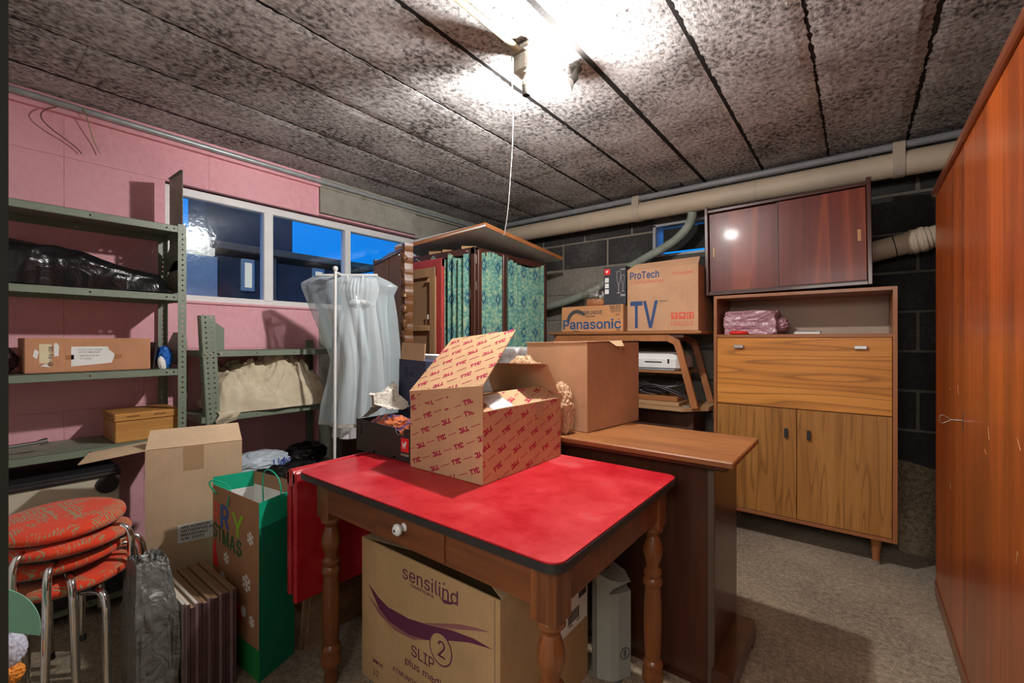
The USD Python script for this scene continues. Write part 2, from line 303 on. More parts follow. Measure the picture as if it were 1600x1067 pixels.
w1 = Thing('window_1', 'long white framed basement window of textured glass with blue dusk behind it', 'window', (WX - .09, 1.7, WZ0), kind='structure')
FX0, FX1 = WX - .115, WX - .055
w1.part('frame', uni(bx(FX0, FX1, WY0, WY1, WZ0 + .002, WZ0 + .04, .004), bx(FX0, FX1, WY0, WY1, WZ1 - .05, WZ1 - .002, .004), bx(FX0, FX1, WY0, WY0 + .045, WZ0, WZ1, .004), bx(FX0, FX1, WY1 - .045, WY1, WZ0, WZ1, .004)), 'window_white')
ml = [(1.325, 1.385), (1.922, 1.97)]
for a, b in ml: w1.part('mullion', bx(FX0 - .002, FX1 + .004, a, b, WZ0 + .03, WZ1 - .04, .004), 'window_white')
ed = [WY0 + .045, 1.325, 1.385, 1.922, 1.97, WY1 - .045]
for a, b in zip(ed[::2], ed[1::2]): w1.part('pane', bx(FX0 + .025, FX0 + .031, a - .005, b + .005, WZ0 + .035, WZ1 - .045), 'window_glass')

# pipe wall of concrete blocks, with a vent opening behind the television box
VX0, VX1, VZ0, VZ1 = -1.33, -.90, 1.93, 2.19
H0 = BY + .012
wb = struct('wall_back', cat(bx(-3.3, VX0, H0, 3.8, -.06, CZ + .04), bx(VX1, 1.2, H0, 3.8, -.06, CZ + .04), bx(VX0, VX1, H0, 3.8, -.06, VZ0), bx(VX0, VX1, H0, 3.8, VZ1, CZ + .04)), 'mortar_dark', 'concrete block wall, sooty in its upper rows, darker to the right, pipes along its top', 'wall')
bh, bw = .24, .45
for k in range(11):
    z0, z1 = -.01 + k * bh, min(-.01 + (k + 1) * bh, CZ + .02)
    x = -3.09 - (k % 2) * bw / 2
    while x < .96:
        a, b = max(x, -3.09) + .008, min(x + bw, .96) - .008; x += bw
        if b - a < .05: continue
        zz1 = z1 - .016
        if b > VX0 and a < VX1 and zz1 > VZ0 and z0 < VZ1:
            segs = [(a, VX0), (VX1, b)]
        else: segs = [(a, b)]
        for s0, s1 in segs:
            if s1 - s0 < .05: continue
            dark = z0 > 1.9 or s1 > .12 or (z0 > 1.2 and s0 > -1.2) or rng.random() < .12  # upper rows sooty; blocks to the right darker too, a few at random
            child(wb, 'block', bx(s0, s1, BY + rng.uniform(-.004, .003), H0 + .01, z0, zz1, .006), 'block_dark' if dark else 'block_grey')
child(wb, 'mortar_bed', bx(.06, .96, BY + .0065, H0 + .004, .02, 2.2), 'mortar_mid', label='mid toned mortar beside the tall wardrobe')
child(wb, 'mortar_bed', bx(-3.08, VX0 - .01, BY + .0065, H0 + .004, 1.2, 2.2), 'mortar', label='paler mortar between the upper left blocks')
plain('vent_lining', (.40, .40, .41), .3)
child(wb, 'vent_board', bx(VX0 + .05, VX1 - .03, 3.70, 3.715, VZ0 + .05, VZ1 - .02), 'block_dark', label='added dark sheet standing in for the shaded inside of the vent')  # dark sheet added so the opening looks shaded inside
child(wb, 'vent_lining', cat(bx(VX0 - .004, VX0 + .02, H0 - .01, 3.82, VZ0, VZ1), bx(VX1 - .02, VX1 + .004, H0 - .01, 3.82, VZ0, VZ1), bx(VX0, VX1, H0 - .01, 3.82, VZ0 - .004, VZ0 + .015), bx(VX0, VX1, H0 - .01, 3.82, VZ1 - .015, VZ1 + .004)), 'vent_lining')
struct('wall_right', bx(.97, 1.2, -.35, 3.8, -.06, CZ + .04), 'block_dark', 'dark block wall behind the tall wardrobe', 'wall')
struct('wall_front', cat(bx(-3.3, -.62, -.45, -.33, -.06, CZ + .04), bx(.55, 1.2, -.45, -.33, -.06, CZ + .04), bx(-.62, .55, -.45, -.33, 2.14, CZ + .04)), 'hall_paint', 'plain wall with the open doorway to the passage', 'wall')
struct('wall_passage', cat(bx(-1.5, -1.4, -2.7, -.45, -.06, 2.5), bx(1.2, 1.3, -2.7, -.45, -.06, 2.5), bx(-1.5, 1.3, -2.8, -2.7, -.06, 2.5)), 'hall_paint', 'pale walls of the passage outside the room', 'wall')
struct('ceiling_passage', bx(-1.5, 1.3, -2.8, -.40, 2.4, 2.5), 'hall_paint', 'pale ceiling of the passage outside the room', 'ceiling')

pl_ = Thing('passage_lamp', 'added white housing around the unseen fill light behind the doorway', 'lamp', (0, -1.45, 2.12)); pl_.part('housing', move(turn(bx(-.74, .74, -.49, .49, .012, .05, .006), (1, 0, 0), 38), (0, -1.45, 2.12)), 'window_white'); pl_.part('rod', tube([(0, -1.48, 2.15), (0, -1.48, 2.40)], .012, 10), 'window_white')  # housing and rod invented to carry the added fill light
# outside, seen through the window
rough_wall('outside_dark', [(.3, (.05, .05, .05)), (.7, (.11, .11, .11))], 6, 2, .5, .2, .01)
plain('outside_pale', (.55, .54, .48), .7); plain('outside_beam', (.30, .17, .09), .7); rough_wall('outside_ground', [(.3, (.05, .05, .04)), (.7, (.1, .1, .08))], 6, 2, .5, .2, .01)
mk('bright_spot_glow', {'e': ('emission', {'color': (1.0, .97, .9), 'strength': .75})}, [], 'e.emission')  # added glow for the bright spots beyond the glass
struct('ground_outside', bx(-14, -3.32, -6, 9, 1.2, 1.35), 'outside_ground', 'dark yard outside the window', 'ground')
nb = Thing('garage', 'dark outbuilding with a brown eave beam and an added glowing panel seen through the window glass', 'building', (-6.4, 2.8, 1.35))
nb.part('wall', bx(-6.9, -6.1, 2.02, 4.0, 1.35, 2.27), 'outside_dark'); nb.part('upper_wall', bx(-6.9, -6.25, 1.98, 3.02, 2.42, 4.4), 'outside_dark')
nb.part('eave_beam', bx(-6.9, -6.0, 1.95, 4.25, 2.34, 2.43, .01), 'outside_beam')
nb.part('post', bx(-6.2, -6.05, 2.62, 2.72, 1.35, 2.34, .01), 'outside_beam')
nb.part('end_wall', bx(-6.7, -6.05, 1.60, 2.03, 1.35, 2.24), 'outside_pale'); nb.part('lit_opening', bx(-6.7, -6.04, 1.62, 2.0, 2.25, 2.47), 'bright_spot_glow')
for a, b, c, d in ((2.30, 2.46, 1.86, 2.27), (3.22, 3.40, 2.12, 2.27)):
    f_ = nb.part('window', bx(-6.12, -6.07, a, b, c, d, .01), 'outside_pale'); nb.part('pane', bx(-6.075, -6.065, a + .04, b - .04, c + .05, d - .05), 'bright_spot_glow', under=f_)  # the insets glow only to look bright through the glass

# ---------------------------------------------------------------- bulb and ceiling fittings
plain('chrome', (.78, .78, .78), .12, 1.0, var=.04); plain('steel', (.5, .5, .5), .3, 1.0); plain('black_plastic', (.018, .018, .02), .45); plain('white_plastic', (.72, .72, .70), .4, var=.05)
plain('old_pvc', (.50, .46, .30), .5, var=.2); plain('grey_pvc', (.26, .27, .29), .4, var=.15); plain('zinc', (.36, .40, .41), .35, .3, var=.2, vs=20); plain('beige_pvc', (.60, .49, .36), .55, var=.1, vs=3)
plain('tape_cloth', (.50, .42, .33), .6, var=.1); plain('bakelite', (.045, .042, .036), .5); plain('dirty_white', (.45, .42, .36), .6, var=.3, vs=30)
mk('bulb_glow', {'e': ('emission', {'color': (1.0, .975, .945), 'strength': BULB_STRENGTH})}, [], 'e.emission')
B = np.array(BULB_AT); ax = np.array([-.22, -.66, -.718])            # the globe looks down and towards the door
def axis_frame(z):
    z = np.array(z, float) / np.linalg.norm(z); x = np.cross([1, 0, 0.0], z); x /= np.linalg.norm(x); return np.stack([x, np.cross(z, x), z], 1)
RB = axis_frame(ax)
bulb = Thing('light_bulb', 'bright bare light bulb glowing in its holder under the ceiling', 'light bulb', tuple(B))
a_ = np.radians(np.linspace(0, 107, 14)); globe = np.stack([.035 * np.sin(a_), .035 * np.cos(a_)], 1)
bulb.part('globe', tf(lathe(globe[::-1], n=28), RB, B), 'bulb_glow', smooth=True)
bulb.part('collar', tf(lathe([(.0325, -.012), (.0360, -.0115), (.0350, -.026), (.027, -.047), (.018, -.064), (.014, -.08), (0, -.08)], n=24), RB, B), 'white_plastic', smooth=40)
q = B - ax * .078; q2 = np.array([B[0] + .02, B[1] + .095, CZ])
bulb.part('holder', cat(tube([B - ax * .06, B - ax * .105], [.020, .016], 16), tube([B - ax * .10, (B - ax * .10) * .4 + q2 * .6, q2], [.010, .010, .02], 10)), 'bakelite', smooth=40)

rose = Thing('ceiling_junction_box', 'flaking cream junction block at the end of the ceiling conduit', 'junction box', (-1.06, 1.45, CZ - .02))
rose.part('plate', move(bx(-.05, .05, -.05, .06, -.022, 0, .006), (-1.06, 1.45, CZ)), 'dirty_white')
rose.part('block', move(bx(-.036, .036, -.036, .036, -.098, -.02, .009), (-1.066, 1.452, CZ)), 'dirty_white')
rose.part('cover', lathe([(0, -.112), (.018, -.110), (.026, -.102), (.026, -.096), (0, -.096)], (-1.066, 1.452, CZ)), 'dirty_white', smooth=40)
single('ceiling_conduit', cat(tube([(-1.078, .0, CZ - .012), (-1.075, .8, CZ - .012), (-1.066, 1.415, CZ - .012)], .0125, 14)), 'old_pvc', 'yellowed plastic conduit running across the ceiling to the junction plate', 'pipe', smooth=40)
so = Thing('lamp_socket', 'empty grey lamp socket dangling from a short wire beside the lit bulb', 'lamp socket', (-1.098, 1.508, 2.27))
so.part('shell', lathe([(0, .085), (.009, .083), (.0165, .07), (.0175, .045), (.0185, .044), (.0185, .036), (.0175, .035), (.0185, .004), (.0175, 0), (.014, .001), (.013, .02), (0, .02)], (-1.098, 1.508, 2.275)), 'bakelite', smooth=35)
so.part('ring', lathe([(.0182, .052), (.0192, .052), (.0192, .040), (.0182, .040)], (-1.098, 1.508, 2.275)), 'beige_pvc')
so.part('wire', tube(spline([(-1.098, 1.508, 2.355), (-1.099, 1.502, 2.375), (-1.103, 1.488, 2.388), (-1.100, 1.470, 2.395)], 14), .0028, 8), 'black_plastic')
single('pull_cord', tube(spline([(-1.113, 1.43, CZ), (-1.113, 1.432, 2.25), (-1.120, 1.44, 2.05), (-1.124, 1.43, 1.9), (-1.139, 1.425, 1.735), (-1.148, 1.42, 1.68)], 30), .0022, 8), 'white_plastic', 'thin white cord hanging down from the ceiling beside the lamp', 'cord', smooth=True)

# pipes
single('wall_conduit', tube([(WX + .046, -.3, 2.392), (WX + .046, 1.0, 2.386), (WX + .046, 2.2, 2.384), (WX + .046, 3.5, 2.380)], .0155, 16), 'zinc', 'grey metal conduit along the top of the pink wall', 'pipe', smooth=40)
PX0, PX1, PY, PZ, PR = -2.72, .965, 3.44, 2.275, .072
pipe = Thing('drain_pipe', 'thick beige drain pipe running under the ceiling along the block wall', 'pipe', ((PX0 + PX1) / 2, PY, PZ - PR))
pipe.part('tube', tube([(PX0, PY, PZ), (-.9, PY, PZ), (PX1, PY, PZ)], PR, 32), 'beige_pvc', smooth=40)
for x in (-.55, -1.9): pipe.part('joint_line', tube([(x, PY, PZ), (x + .006, PY, PZ)], PR + .0012, 32), 'dirty_white', smooth=40)
for x in (-1.42, .16):
    g_ = np.arange(28) * 2 * np.pi / 28; pts = [(x + e, PY + (PR + .004) * math.cos(a), PZ + (PR + .004) * math.sin(a)) for a in g_ for e in (0, .055)] + [(x + e, 3.40 + .026 * math.cos(a), 2.372 + .026 * math.sin(a)) for a in g_ for e in (0, .055)]
    pipe.part('tape', hull(pts), 'tape_cloth', label='pale tape binding the drain pipe to the slim conduit')
single('back_conduit', tube([(-2.72, 3.40, 2.372), (-1.0, 3.40, 2.372), (.965, 3.40, 2.374)], .021, 16), 'grey_pvc', 'slim grey conduit lying along the thick beige drain pipe', 'pipe', smooth=40)
p2 = Thing('sloping_pipe', 'beige waste pipe with a ribbed collar sloping down behind the wall cabinet', 'pipe', (.3, 3.5, 1.7))
A_, B_ = np.array((-.15, 3.46, 1.735)), np.array((.965, 3.46, 1.965)); d_ = B_ - A_
p2.part('tube', tube([A_, B_], .062, 28), 'beige_pvc', smooth=40)
c_ = A_ + d_ * .335
p2.part('collar', cat(*[tube([c_ + d_ * t, c_ + d_ * (t + .018)], .067 + e, 28) for t, e in ((0, 0), (.018, .006), (.036, .002), (.054, .006), (.072, 0))]), 'beige_pvc', smooth=40)
p2.part('joint_line', tube([c_ - d_ * .05, c_ - d_ * .045], .0632, 28), 'bakelite')
plain('hose_green', (.26, .29, .24), .6, var=.25, vs=12)
hs = spline([(-.965, 3.41, 2.195), (-.98, 3.42, 2.13), (-1.08, 3.43, 2.02), (-1.27, 3.45, 1.93), (-1.5, 3.46, 1.83), (-1.78, 3.46, 1.69), (-2.2, 3.46, 1.57), (-2.9, 3.46, 1.5)], 60)
single('drain_hose', tube(hs, .033, 18), 'hose_green', 'grey green hose curving down the block wall behind the boxes', 'hose', smooth=40)
single('pipe_bracket', bx(-1.12, -1.04, 3.36, 3.46, 2.394, 2.4325, .004), 'bakelite', 'small dark bracket holding the slim conduit to the ceiling', 'bracket')
plain('twig', (.16, .08, .05), .8)
single('twig', tube(spline([(WX + .040, .34, 2.37), (WX + .05, .29, 2.29), (WX + .03, .37, 2.23), (WX + .02, .43, 2.18)], 16), .0025, 6), 'twig', 'forked brown twig stuck under the conduit on the pink wall', 'twig')
plain('dry_straw', (.38, .33, .2), .8)
single('string', tube(spline([(WX + .066, .43, 2.395), (WX + .055, .45, 2.33), (WX + .03, .47, 2.27), (WX + .025, .50, 2.20)], 16), .0025, 6), 'dry_straw', 'bit of dry string hanging from the conduit beside the twig', 'string')
# ---------------------------------------------------------------- left: steel shelving and what stands on it
plain('shelf_green', (.185, .225, .165), .42, 0, var=.12, vs=6); plain('post_dark', (.022, .026, .02), .5)
plain('bolt', (.6, .58, .5), .35, .8)
def hexes(pts, r, n=8):
    g = np.arange(n) * 2 * np.pi / n
    return [Polygon([(x + r * math.cos(a), y + r * math.sin(a)) for a in g]) for x, y in pts]
def perf(w, h, cols, pitch, r=.004, start=.02, th=.0018):
    """A perforated strip w wide (x) and h tall (y), cols = x positions of the hole rows."""
    p = sbox(0, 0, w, h).difference(unary_union(hexes([(c, y) for c in cols for y in np.arange(start, h - .008, pitch)], r)))
    return prism(p, th)
def angle_post(x, y, z0, z1, w, sx, sy, cols=1, pitch=.026, r=.0042):
    """L section: one flange lies in the plane x, reaching w towards sy, the other in the plane y, reaching w towards sx."""
    c = [w * .55] if cols == 1 else [w * .28, w * .72]
    a = place(perf(w, z1 - z0, c, pitch, r), (x, y if sy > 0 else y - w, z0), (0, 1, 0), (0, 0, 1))
    b = place(perf(w, z1 - z0, c, pitch, r), ((x if sx > 0 else x - w), y, z0), (1, 0, 0), (0, 0, 1))
    return cat(a, b)
def tray(x0, x1, y0, y1, z, lip=.034, th=.0016, holes=True):
    """A pressed steel shelf: flat deck with turned-down lips; holes along the front lip and through the deck's edge."""
    deck = sbox(x0, y0, x1, y1)
    pts = [(x, y) for y in np.arange(y0 + .05, y1 - .03, .062) for x in (x0 + .03,)] + [(x1 - .05, y) for y in np.arange(y0 + .08, y1 - .03, .125)]
    deck = prism(deck.difference(unary_union(hexes(pts, .0045))), th); deck.apply_translation((0, 0, z - th))
    L = y1 - y0; hs_ = [(v, lip * .5) for v in (.02, .045, .075, L * .36, L * .64, L - .075, L - .045, L - .02)]
    lipf = prism(sbox(0, 0, L, lip).difference(unary_union(hexes(hs_, .0042))), th)
    fr = place(lipf, (x1 - th, y0, z - lip - .0002), (0, 1, 0), (0, 0, 1)); bk = place(lipf, (x0, y0, z - lip), (0, 1, 0), (0, 0, 1))
    return cat(deck, fr, bk, bx(x0 + .002, x1 - .002, y0 + .0003, y0 + th, z - lip, z - .0003), bx(x0 + .002, x1 - .002, y1 - th, y1 - .0003, z - lip, z - .0003), bx(x1 - .014, x1, y0, y1, z - lip, z - lip + th))
SX0, SX1 = -3.055, -2.72
s1 = Thing('steel_shelving', 'tall dark green perforated steel shelving unit holding the bin bag and the long carton', 'shelving unit', (-2.89, .27, 0))
TOPS = [1.828, 1.482, 1.105, .762, .085]
for z in TOPS: s1.part('shelf', tray(SX0, SX1, -.22, .765, z), 'shelf_green')
s1.part('post', angle_post(SX1, .772, 0, 1.838, .036, -1, -1), 'shelf_green')
s1.part('post', angle_post(SX0, .772, 0, 1.838, .036, 1, -1), 'shelf_green')
s1.part('side_plate', cat(place(perf(.215, .44, [.012, .203], .030, .0045), (-2.975, .7695, 1.69), (1, 0, 0), (0, 0, 1)), hull([(-2.975, .769, 2.13), (-2.76, .769, 2.13), (-2.975, .757, 2.128), (-2.76, .757, 2.128), (-2.975, .769, 2.127), (-2.76, .769, 2.127)])), 'shelf_green', label='perforated side plate standing above the top shelf')
s1.part('post', angle_post(SX1, -.226, 0, 1.838, .036, -1, 1), 'shelf_green')
s1.part('post', angle_post(SX0, -.226, 0, 1.838, .036, 1, 1), 'shelf_green')
def gusset(y, z0, z1, x0, x1, cut): return place(prism(Polygon([(0, 0), (x1 - x0, 0), (x1 - x0, z1 - z0), (cut, z1 - z0), (0, (z1 - z0) * .55)]).difference(unary_union(hexes([(x1 - x0 - .015, h) for h in np.arange(.02, z1 - z0 - .01, .03)], .004))), .0016), (x0, y, z0), (1, 0, 0), (0, 0, 1))
for z in (1.12, 1.50, 1.622): s1.part('gusset_plate', gusset(.770, z, z + .17, SX0 + .02, SX1 - .015, .12), 'shelf_green')

s2 = Thing('low_steel_shelving', 'lower green steel shelving unit under the window holding the canvas sheet', 'shelving unit', (-2.89, 1.2, 0))
for z in (1.192, .842, .455): s2.part('shelf', tray(SX0, SX1, .84, 1.60, z), 'shelf_green')
pl = place(perf(.064, 1.38, [.018, .046], .027, .0045), (SX1 + .004, .860, 0), (0, 1, 0), (0, 0, 1))
pl = cat(pl, place(perf(.05, 1.38, [.026], .027, .0045), (SX1 + .004 - .05, .860, 0), (1, 0, 0), (0, 0, 1)))
pl = turn(pl, (1, 0, 0), 2.7, (SX1, .89, .85))
p_ = s2.part('post', pl, 'shelf_green')
s2.part('post', angle_post(SX0, .835, 0, 1.25, .036, 1, 1), 'shelf_green'); s2.part('post', angle_post(SX1, 1.605, 0, 1.25, .036, -1, -1), 'shelf_green'); s2.part('post', angle_post(SX0, 1.605, 0, 1.25, .036, 1, -1), 'shelf_green')
for y, z in ((.858, 1.176), (.882, 1.176), (.925, 1.176), (1.53, 1.176)): s2.part('bolt', tube([(SX1 + .002, y, z), (SX1 + .011, y, z)], .0055, 8), 'bolt', label='pale bolt head')
s2.part('gusset_plate', place(prism(Polygon([(0, 0), (.13, 0), (.13, .12), (0, .19)]), .0016), (SX1 - .004, .845, 1.195), (-.4, .9, 0), (0, 0, 1)), 'shelf_green')

# black bin bag lying on the second shelf
mk('bin_bag', {'t': ('texture_coordinate', {}), 'n': ('noise_texture', {'scale': 9.0, 'detail': 4.0, 'distortion': 2.0}), 'u': ('bump', {'strength': .55, 'distance': .012}), 'p': ('principled_bsdf', {'base_color': (.008, .008, .009), 'roughness': .25, 'specular_ior_level': .4})},
   [('t.object', 'n.vector'), ('n.fac', 'u.height'), ('u.normal', 'p.normal')])
mk('grey_bag', {'t': ('texture_coordinate', {}), 'n': ('noise_texture', {'scale': 11.0, 'detail': 5.0, 'distortion': 2.2}), 'u': ('bump', {'strength': .8, 'distance': .02}), 'p': ('principled_bsdf', {'base_color': (.13, .132, .122), 'roughness': .3, 'metallic': .1, 'specular_ior_level': .6})},
   [('t.object', 'n.vector'), ('n.fac', 'u.height'), ('u.normal', 'p.normal')])
def long_bag(y0, y1, xc, z, hw, hh, seed, nu=110, nv=56, amp=.30, freq=8):
    u = np.linspace(0, 1, nu); a = np.linspace(0, 2 * np.pi, nv, endpoint=False); U, A = np.meshgrid(u, a, indexing='ij')
    prof = np.interp(U, *zip(*hh)); w = np.interp(U, *zip(*hw)); Y = y0 + (y1 - y0) * U
    C, S = np.cos(A), np.sin(A); C = np.sign(C) * np.abs(C) ** .8; S = np.sign(S) * np.abs(S) ** .7
    P = np.stack([C * .16, Y * .45, S * .1], -1); n = ridged(P * freq, seed, 3) - .5
    k = 1 + amp * n * 1.6
    x = xc + w * C * k; zz = z + np.maximum(prof * (1 + S * k) / 2, 0.0) ; zz = np.where(S < -.3, z + .001 + .01 * np.abs(n), zz)
    V = np.stack([x, Y + .02 * n, zz], -1).reshape(-1, 3); F = []
    for i in range(nu - 1):
        for j in range(nv):
            j2 = (j + 1) % nv; F += [(i * nv + j, (i + 1) * nv + j2, i * nv + j2), (i * nv + j, (i + 1) * nv + j, (i + 1) * nv + j2)]
    c0 = len(V); V = np.vstack([V, V[:nv].mean(0), V[-nv:].mean(0)])
    for j in range(nv): F += [(c0, j, (j + 1) % nv), (c0 + 1, (nu - 1) * nv + (j + 1) % nv, (nu - 1) * nv + j)]
    return trimesh.Trimesh(V, F, process=False)
single('bin_bag', long_bag(-.05, .735, -2.855, 1.4825, [(0, .10), (.3, .135), (.7, .13), (.9, .12), (1, .05)], [(0, .10), (.15, .20), (.3, .19), (.55, .165), (.75, .115), (.93, .10), (1, .03)], 4), 'bin_bag', 'crumpled shiny black bin bag lying on the second shelf', 'bin bag', smooth=True)

# long carton with labels
card('card_red', (.50, .245, .135), flute='z'); plain('paper_white', (.74, .74, .71), .8, var=.05); plain('paper_cream', (.66, .58, .38), .8, var=.1); plain('tape_brown', (.36, .14, .05), .5, var=.2); plain('ink_grey', (.28, .28, .27), .8); plain('ink_dark', (.05, .05, .05), .8)
c = Thing('long_carton', 'long low reddish cardboard box with a torn white label on the third shelf', 'box', (-2.87, .42, 1.106))
c.part('body', bx(-3.0, -2.745, .212, .632, 1.107, 1.258, .003), 'card_red')
c.part('label', cat(prism(Polygon([(0, 0), (.135, .012), (.148, .05), (.125, .075), (.122, .088), (0, .088)]), .0008)).apply_transform(np.array([[0, 0, 1, -2.7448], [1, 0, 0, .352], [0, 1, 0, 1.132], [0, 0, 0, 1.0]])), 'paper_white', label='torn white paper label')
c.part('label_print', cat(text('E70547 B01 02503', .006, (-2.7438, .375, 1.203), (0, 1, 0), (0, 0, 1)), text('20713  0M0211N', .006, (-2.7438, .375, 1.192), (0, 1, 0), (0, 0, 1)), text('MAR 203 51  B.4', .006, (-2.7438, .380, 1.176), (0, 1, 0), (0, 0, 1)), text('TO 40001', .006, (-2.7438, .380, 1.163), (0, 1, 0), (0, 0, 1))), 'ink_grey')
c.part('sticker', bx(-2.745, -2.7442, .255, .292, 1.15, 1.232), 'paper_cream', label='cream sticker with black figures')
c.part('sticker_print', cat(*[text(s_, .012, (-2.7440, .283, z_), (0, 0, -1), (0, 1, 0), bold=True) for s_, z_ in (('80-96-41', 1.222),)]), 'ink_dark')
c.part('torn_paper', cat(prism(Polygon([(0, 0), (.014, .002), (.016, .045), (.008, .06), (0, .055)]), .0006).apply_transform(np.array([[0, 0, 1, -2.7445], [1, 0, 0, .299], [0, 1, 0, 1.178], [0, 0, 0, 1.0]])), prism(Polygon([(0, 0), (.012, -.012), (.018, .02), (.006, .03)]), .0006).apply_transform(np.array([[0, 0, 1, -2.7445], [1, 0, 0, .236], [0, 1, 0, 1.18], [0, 0, 0, 1.0]])), prism(Polygon([(0, 0), (.03, -.005), (.018, .012)]), .0006).apply_transform(np.array([[0, 0, 1, -2.7445], [1, 0, 0, .258], [0, 1, 0, 1.137], [0, 0, 0, 1.0]]))), 'paper_white')
for y in (.335, .497): c.part('tape', bx(-2.7446, -2.7440, y, y + .026, 1.163, 1.183), 'tape_brown', label='strip of brown tape on the label edge')
# dark things at the left end of that shelf
plain('purple_cloth', (.09, .05, .075), .7, var=.3, vs=20)
single('dark_bundle', crumple((-2.86, .10, 1.106), (.20, .19, .14), 8, .22, 3, 4), 'purple_cloth', 'dark purple bundle pushed in left of the long carton', 'bundle', smooth=True)
mk('blue_film', {'t': ('texture_coordinate', {}), 'n': ('noise_texture', {'scale': 25.0, 'detail': 3.0}), 'u': ('bump', {'strength': .6, 'distance': .006}), 'p': ('principled_bsdf', {'base_color': (.02, .13, .50), 'roughness': .18})}, [('t.object', 'n.vector'), ('n.fac', 'u.height'), ('u.normal', 'p.normal')])
bb = Thing('blue_bag', 'small bright blue plastic bag at the right end of the third shelf', 'bag', (-2.80, .70, 1.106))
bb.part('bag', crumple((-2.80, .700, 1.1065), (.085, .065, .12), 3, .2, 3, 4), 'blue_film', smooth=True)
bb.part('knot', turn(crumple((-2.748, .674, 1.13), (.028, .03, .07), 6, .2, 3, 4, flat=False), (1, 0, 0), 10, (-2.745, .672, 1.15)), 'paper_white', smooth=True, label='white twisted top of the bag')
single('black_folder', turn(bx(-2.98, -2.76, .642, .652, 1.107, 1.24, .003), (1, 0, 0), -6, (-2.87, .642, 1.107)), 'black_plastic', 'thin black folder leaning on the right end of the long carton', 'folder')

# wooden box, wrench, sideboard and base box
wood('pine_orange', (.60, .30, .085), (.40, .17, .04), 'y', 60, 6, .45)
plain('slot_brown', (.20, .075, .025), .6)
w = Thing('wooden_box', 'small orange wooden box with finger slots on the fourth shelf', 'box', (-2.88, .62, .763))
w.part('body', bx(-3.0, -2.745, .50, .752, .763, .862, .003), 'pine_orange'); w.part('lid', bx(-3.004, -2.741, .496, .756, .863, .900, .004), 'pine_orange')
sl = lambda y: place(prism(unary_union([sbox(-.022, -.003, .022, .003), Point(-.022, 0).buffer(.003), Point(.022, 0).buffer(.003)]), .0006), (-2.7408, y, .884), (0, 1, 0), (0, 0, 1))
for y in (.565, .668): w.part('slot', sl(y), 'slot_brown', label='dark brown finger slot')
w.part('slot', place(prism(unary_union([Point(i * .02, 0).buffer(.005) for i in range(4)]), .0006), (-2.88, .4956, .884), (1, 0, 0), (0, 0, 1)), 'slot_brown')
wr = Thing('wrench', 'grey steel box wrench lying on the fourth shelf', 'wrench', (-2.80, .2, .763))
wr.part('shaft', tube([(-2.82, .02, .79), (-2.79, .262, .808)], .007, 10), 'steel', smooth=40); wr.part('socket', tube([(-2.79, .26, .806), (-2.789, .285, .811)], .013, 12), 'steel', smooth=40)
wr.part('handle', tube([(-2.82, .0, .763 + .008), (-2.82, .02, .79)], .008, 10), 'steel')
plain('cream_board', (.58, .52, .40), .6, var=.06); 
hf = Thing('record_cabinet', 'cream fronted low cabinet with black trim and a round black hole on the bottom shelf', 'cabinet', (-2.85, .3, .21))
hf.part('body', bx(-3.03, -2.685, -.05, .505, .216, .655, .004), 'cream_board'); hf.part('trim', bx(-3.03, -2.676, -.054, .508, .632, .664, .003), 'black_plastic'); hf.part('trim_strip', bx(-2.678, -2.6735, .02, .49, .644, .648), 'steel', label='bright metal strip along the black top')
hf.part('hole', tube([(-2.686, .462, .597), (-2.680, .462, .597)], .036, 28), 'black_plastic', label='round black opening')
hf.part('hole_rim', lathe([(.036, 0), (.041, .0), (.041, .006), (.036, .006)], n=28).apply_transform(np.array([[0, 0, 1, -2.686], [1, 0, 0, .462], [0, 1, 0, .597], [0, 0, 0, 1.0]])), 'bakelite')
single('black_crate', bx(-3.02, -2.70, -.08, .52, .0865, .2150, .006), 'black_plastic', 'flat black crate under the cream cabinet', 'crate')

# canvas sheet on the low shelving
mk('canvas', {'t': ('texture_coordinate', {}), 'n': ('noise_texture', {'scale': 18.0, 'detail': 5.0}), 'r': ('rgb_ramp', {'ramp': [(.3, (.50, .42, .29)), (.7, (.64, .56, .41))]}), 'n2': ('noise_texture', {'scale': 300.0}), 'u': ('bump', {'strength': .2, 'distance': .003}), 'p': ('principled_bsdf', {'roughness': .85, 'specular_ior_level': .15})},
   [('t.object', 'n.vector'), ('n.fac', 'r.fac'), ('r.color', 'p.base_color'), ('t.object', 'n2.vector'), ('n2.fac', 'u.height'), ('u.normal', 'p.normal')])
def cloth_heap(x0, x1, y0, y1, z, prof, seed, amp, freq, drop=None, nu=170, nv=90, th=.004):
    def f(u, v):
        y = y0 + (y1 - y0) * u; x = x0 + (x1 - x0) * v
        h = np.interp(u, *zip(*prof)) * np.clip(np.sin(np.pi * np.clip(v * .90 + .10, 0, 1)) * 1.25, 0, 1) ** .55 * np.clip(np.minimum(u, 1 - u) * 14, 0, 1) ** .5
        P = np.stack([x * freq, y * freq * .6, h * 3], -1); n = ridged(P, seed, 4) ** 1.6 * 1.5
        zz = z + .004 + h * (.66 + .85 * (n - .45)) + .05 * (n - .4) * np.clip((1 - v) * 6, 0, 1)
        xx = x + .05 * (ridged(P * .8 + 7, seed + 3, 3) - .5); yy = y + .05 * (ridged(P * .8 + 17, seed + 5, 3) - .5)
        xx = np.minimum(xx, x1 + .03)
        return xx, yy, np.maximum(zz, z + .003)
    return quad_sheet(f, nu, nv, th)
cv = cloth_heap(-3.03, -2.712, .90, 1.575, .842, [(0, .10), (.08, .17), (.2, .19), (.35, .205), (.6, .235), (.75, .20), (.9, .11), (1, .05)], 12, .55, 9)
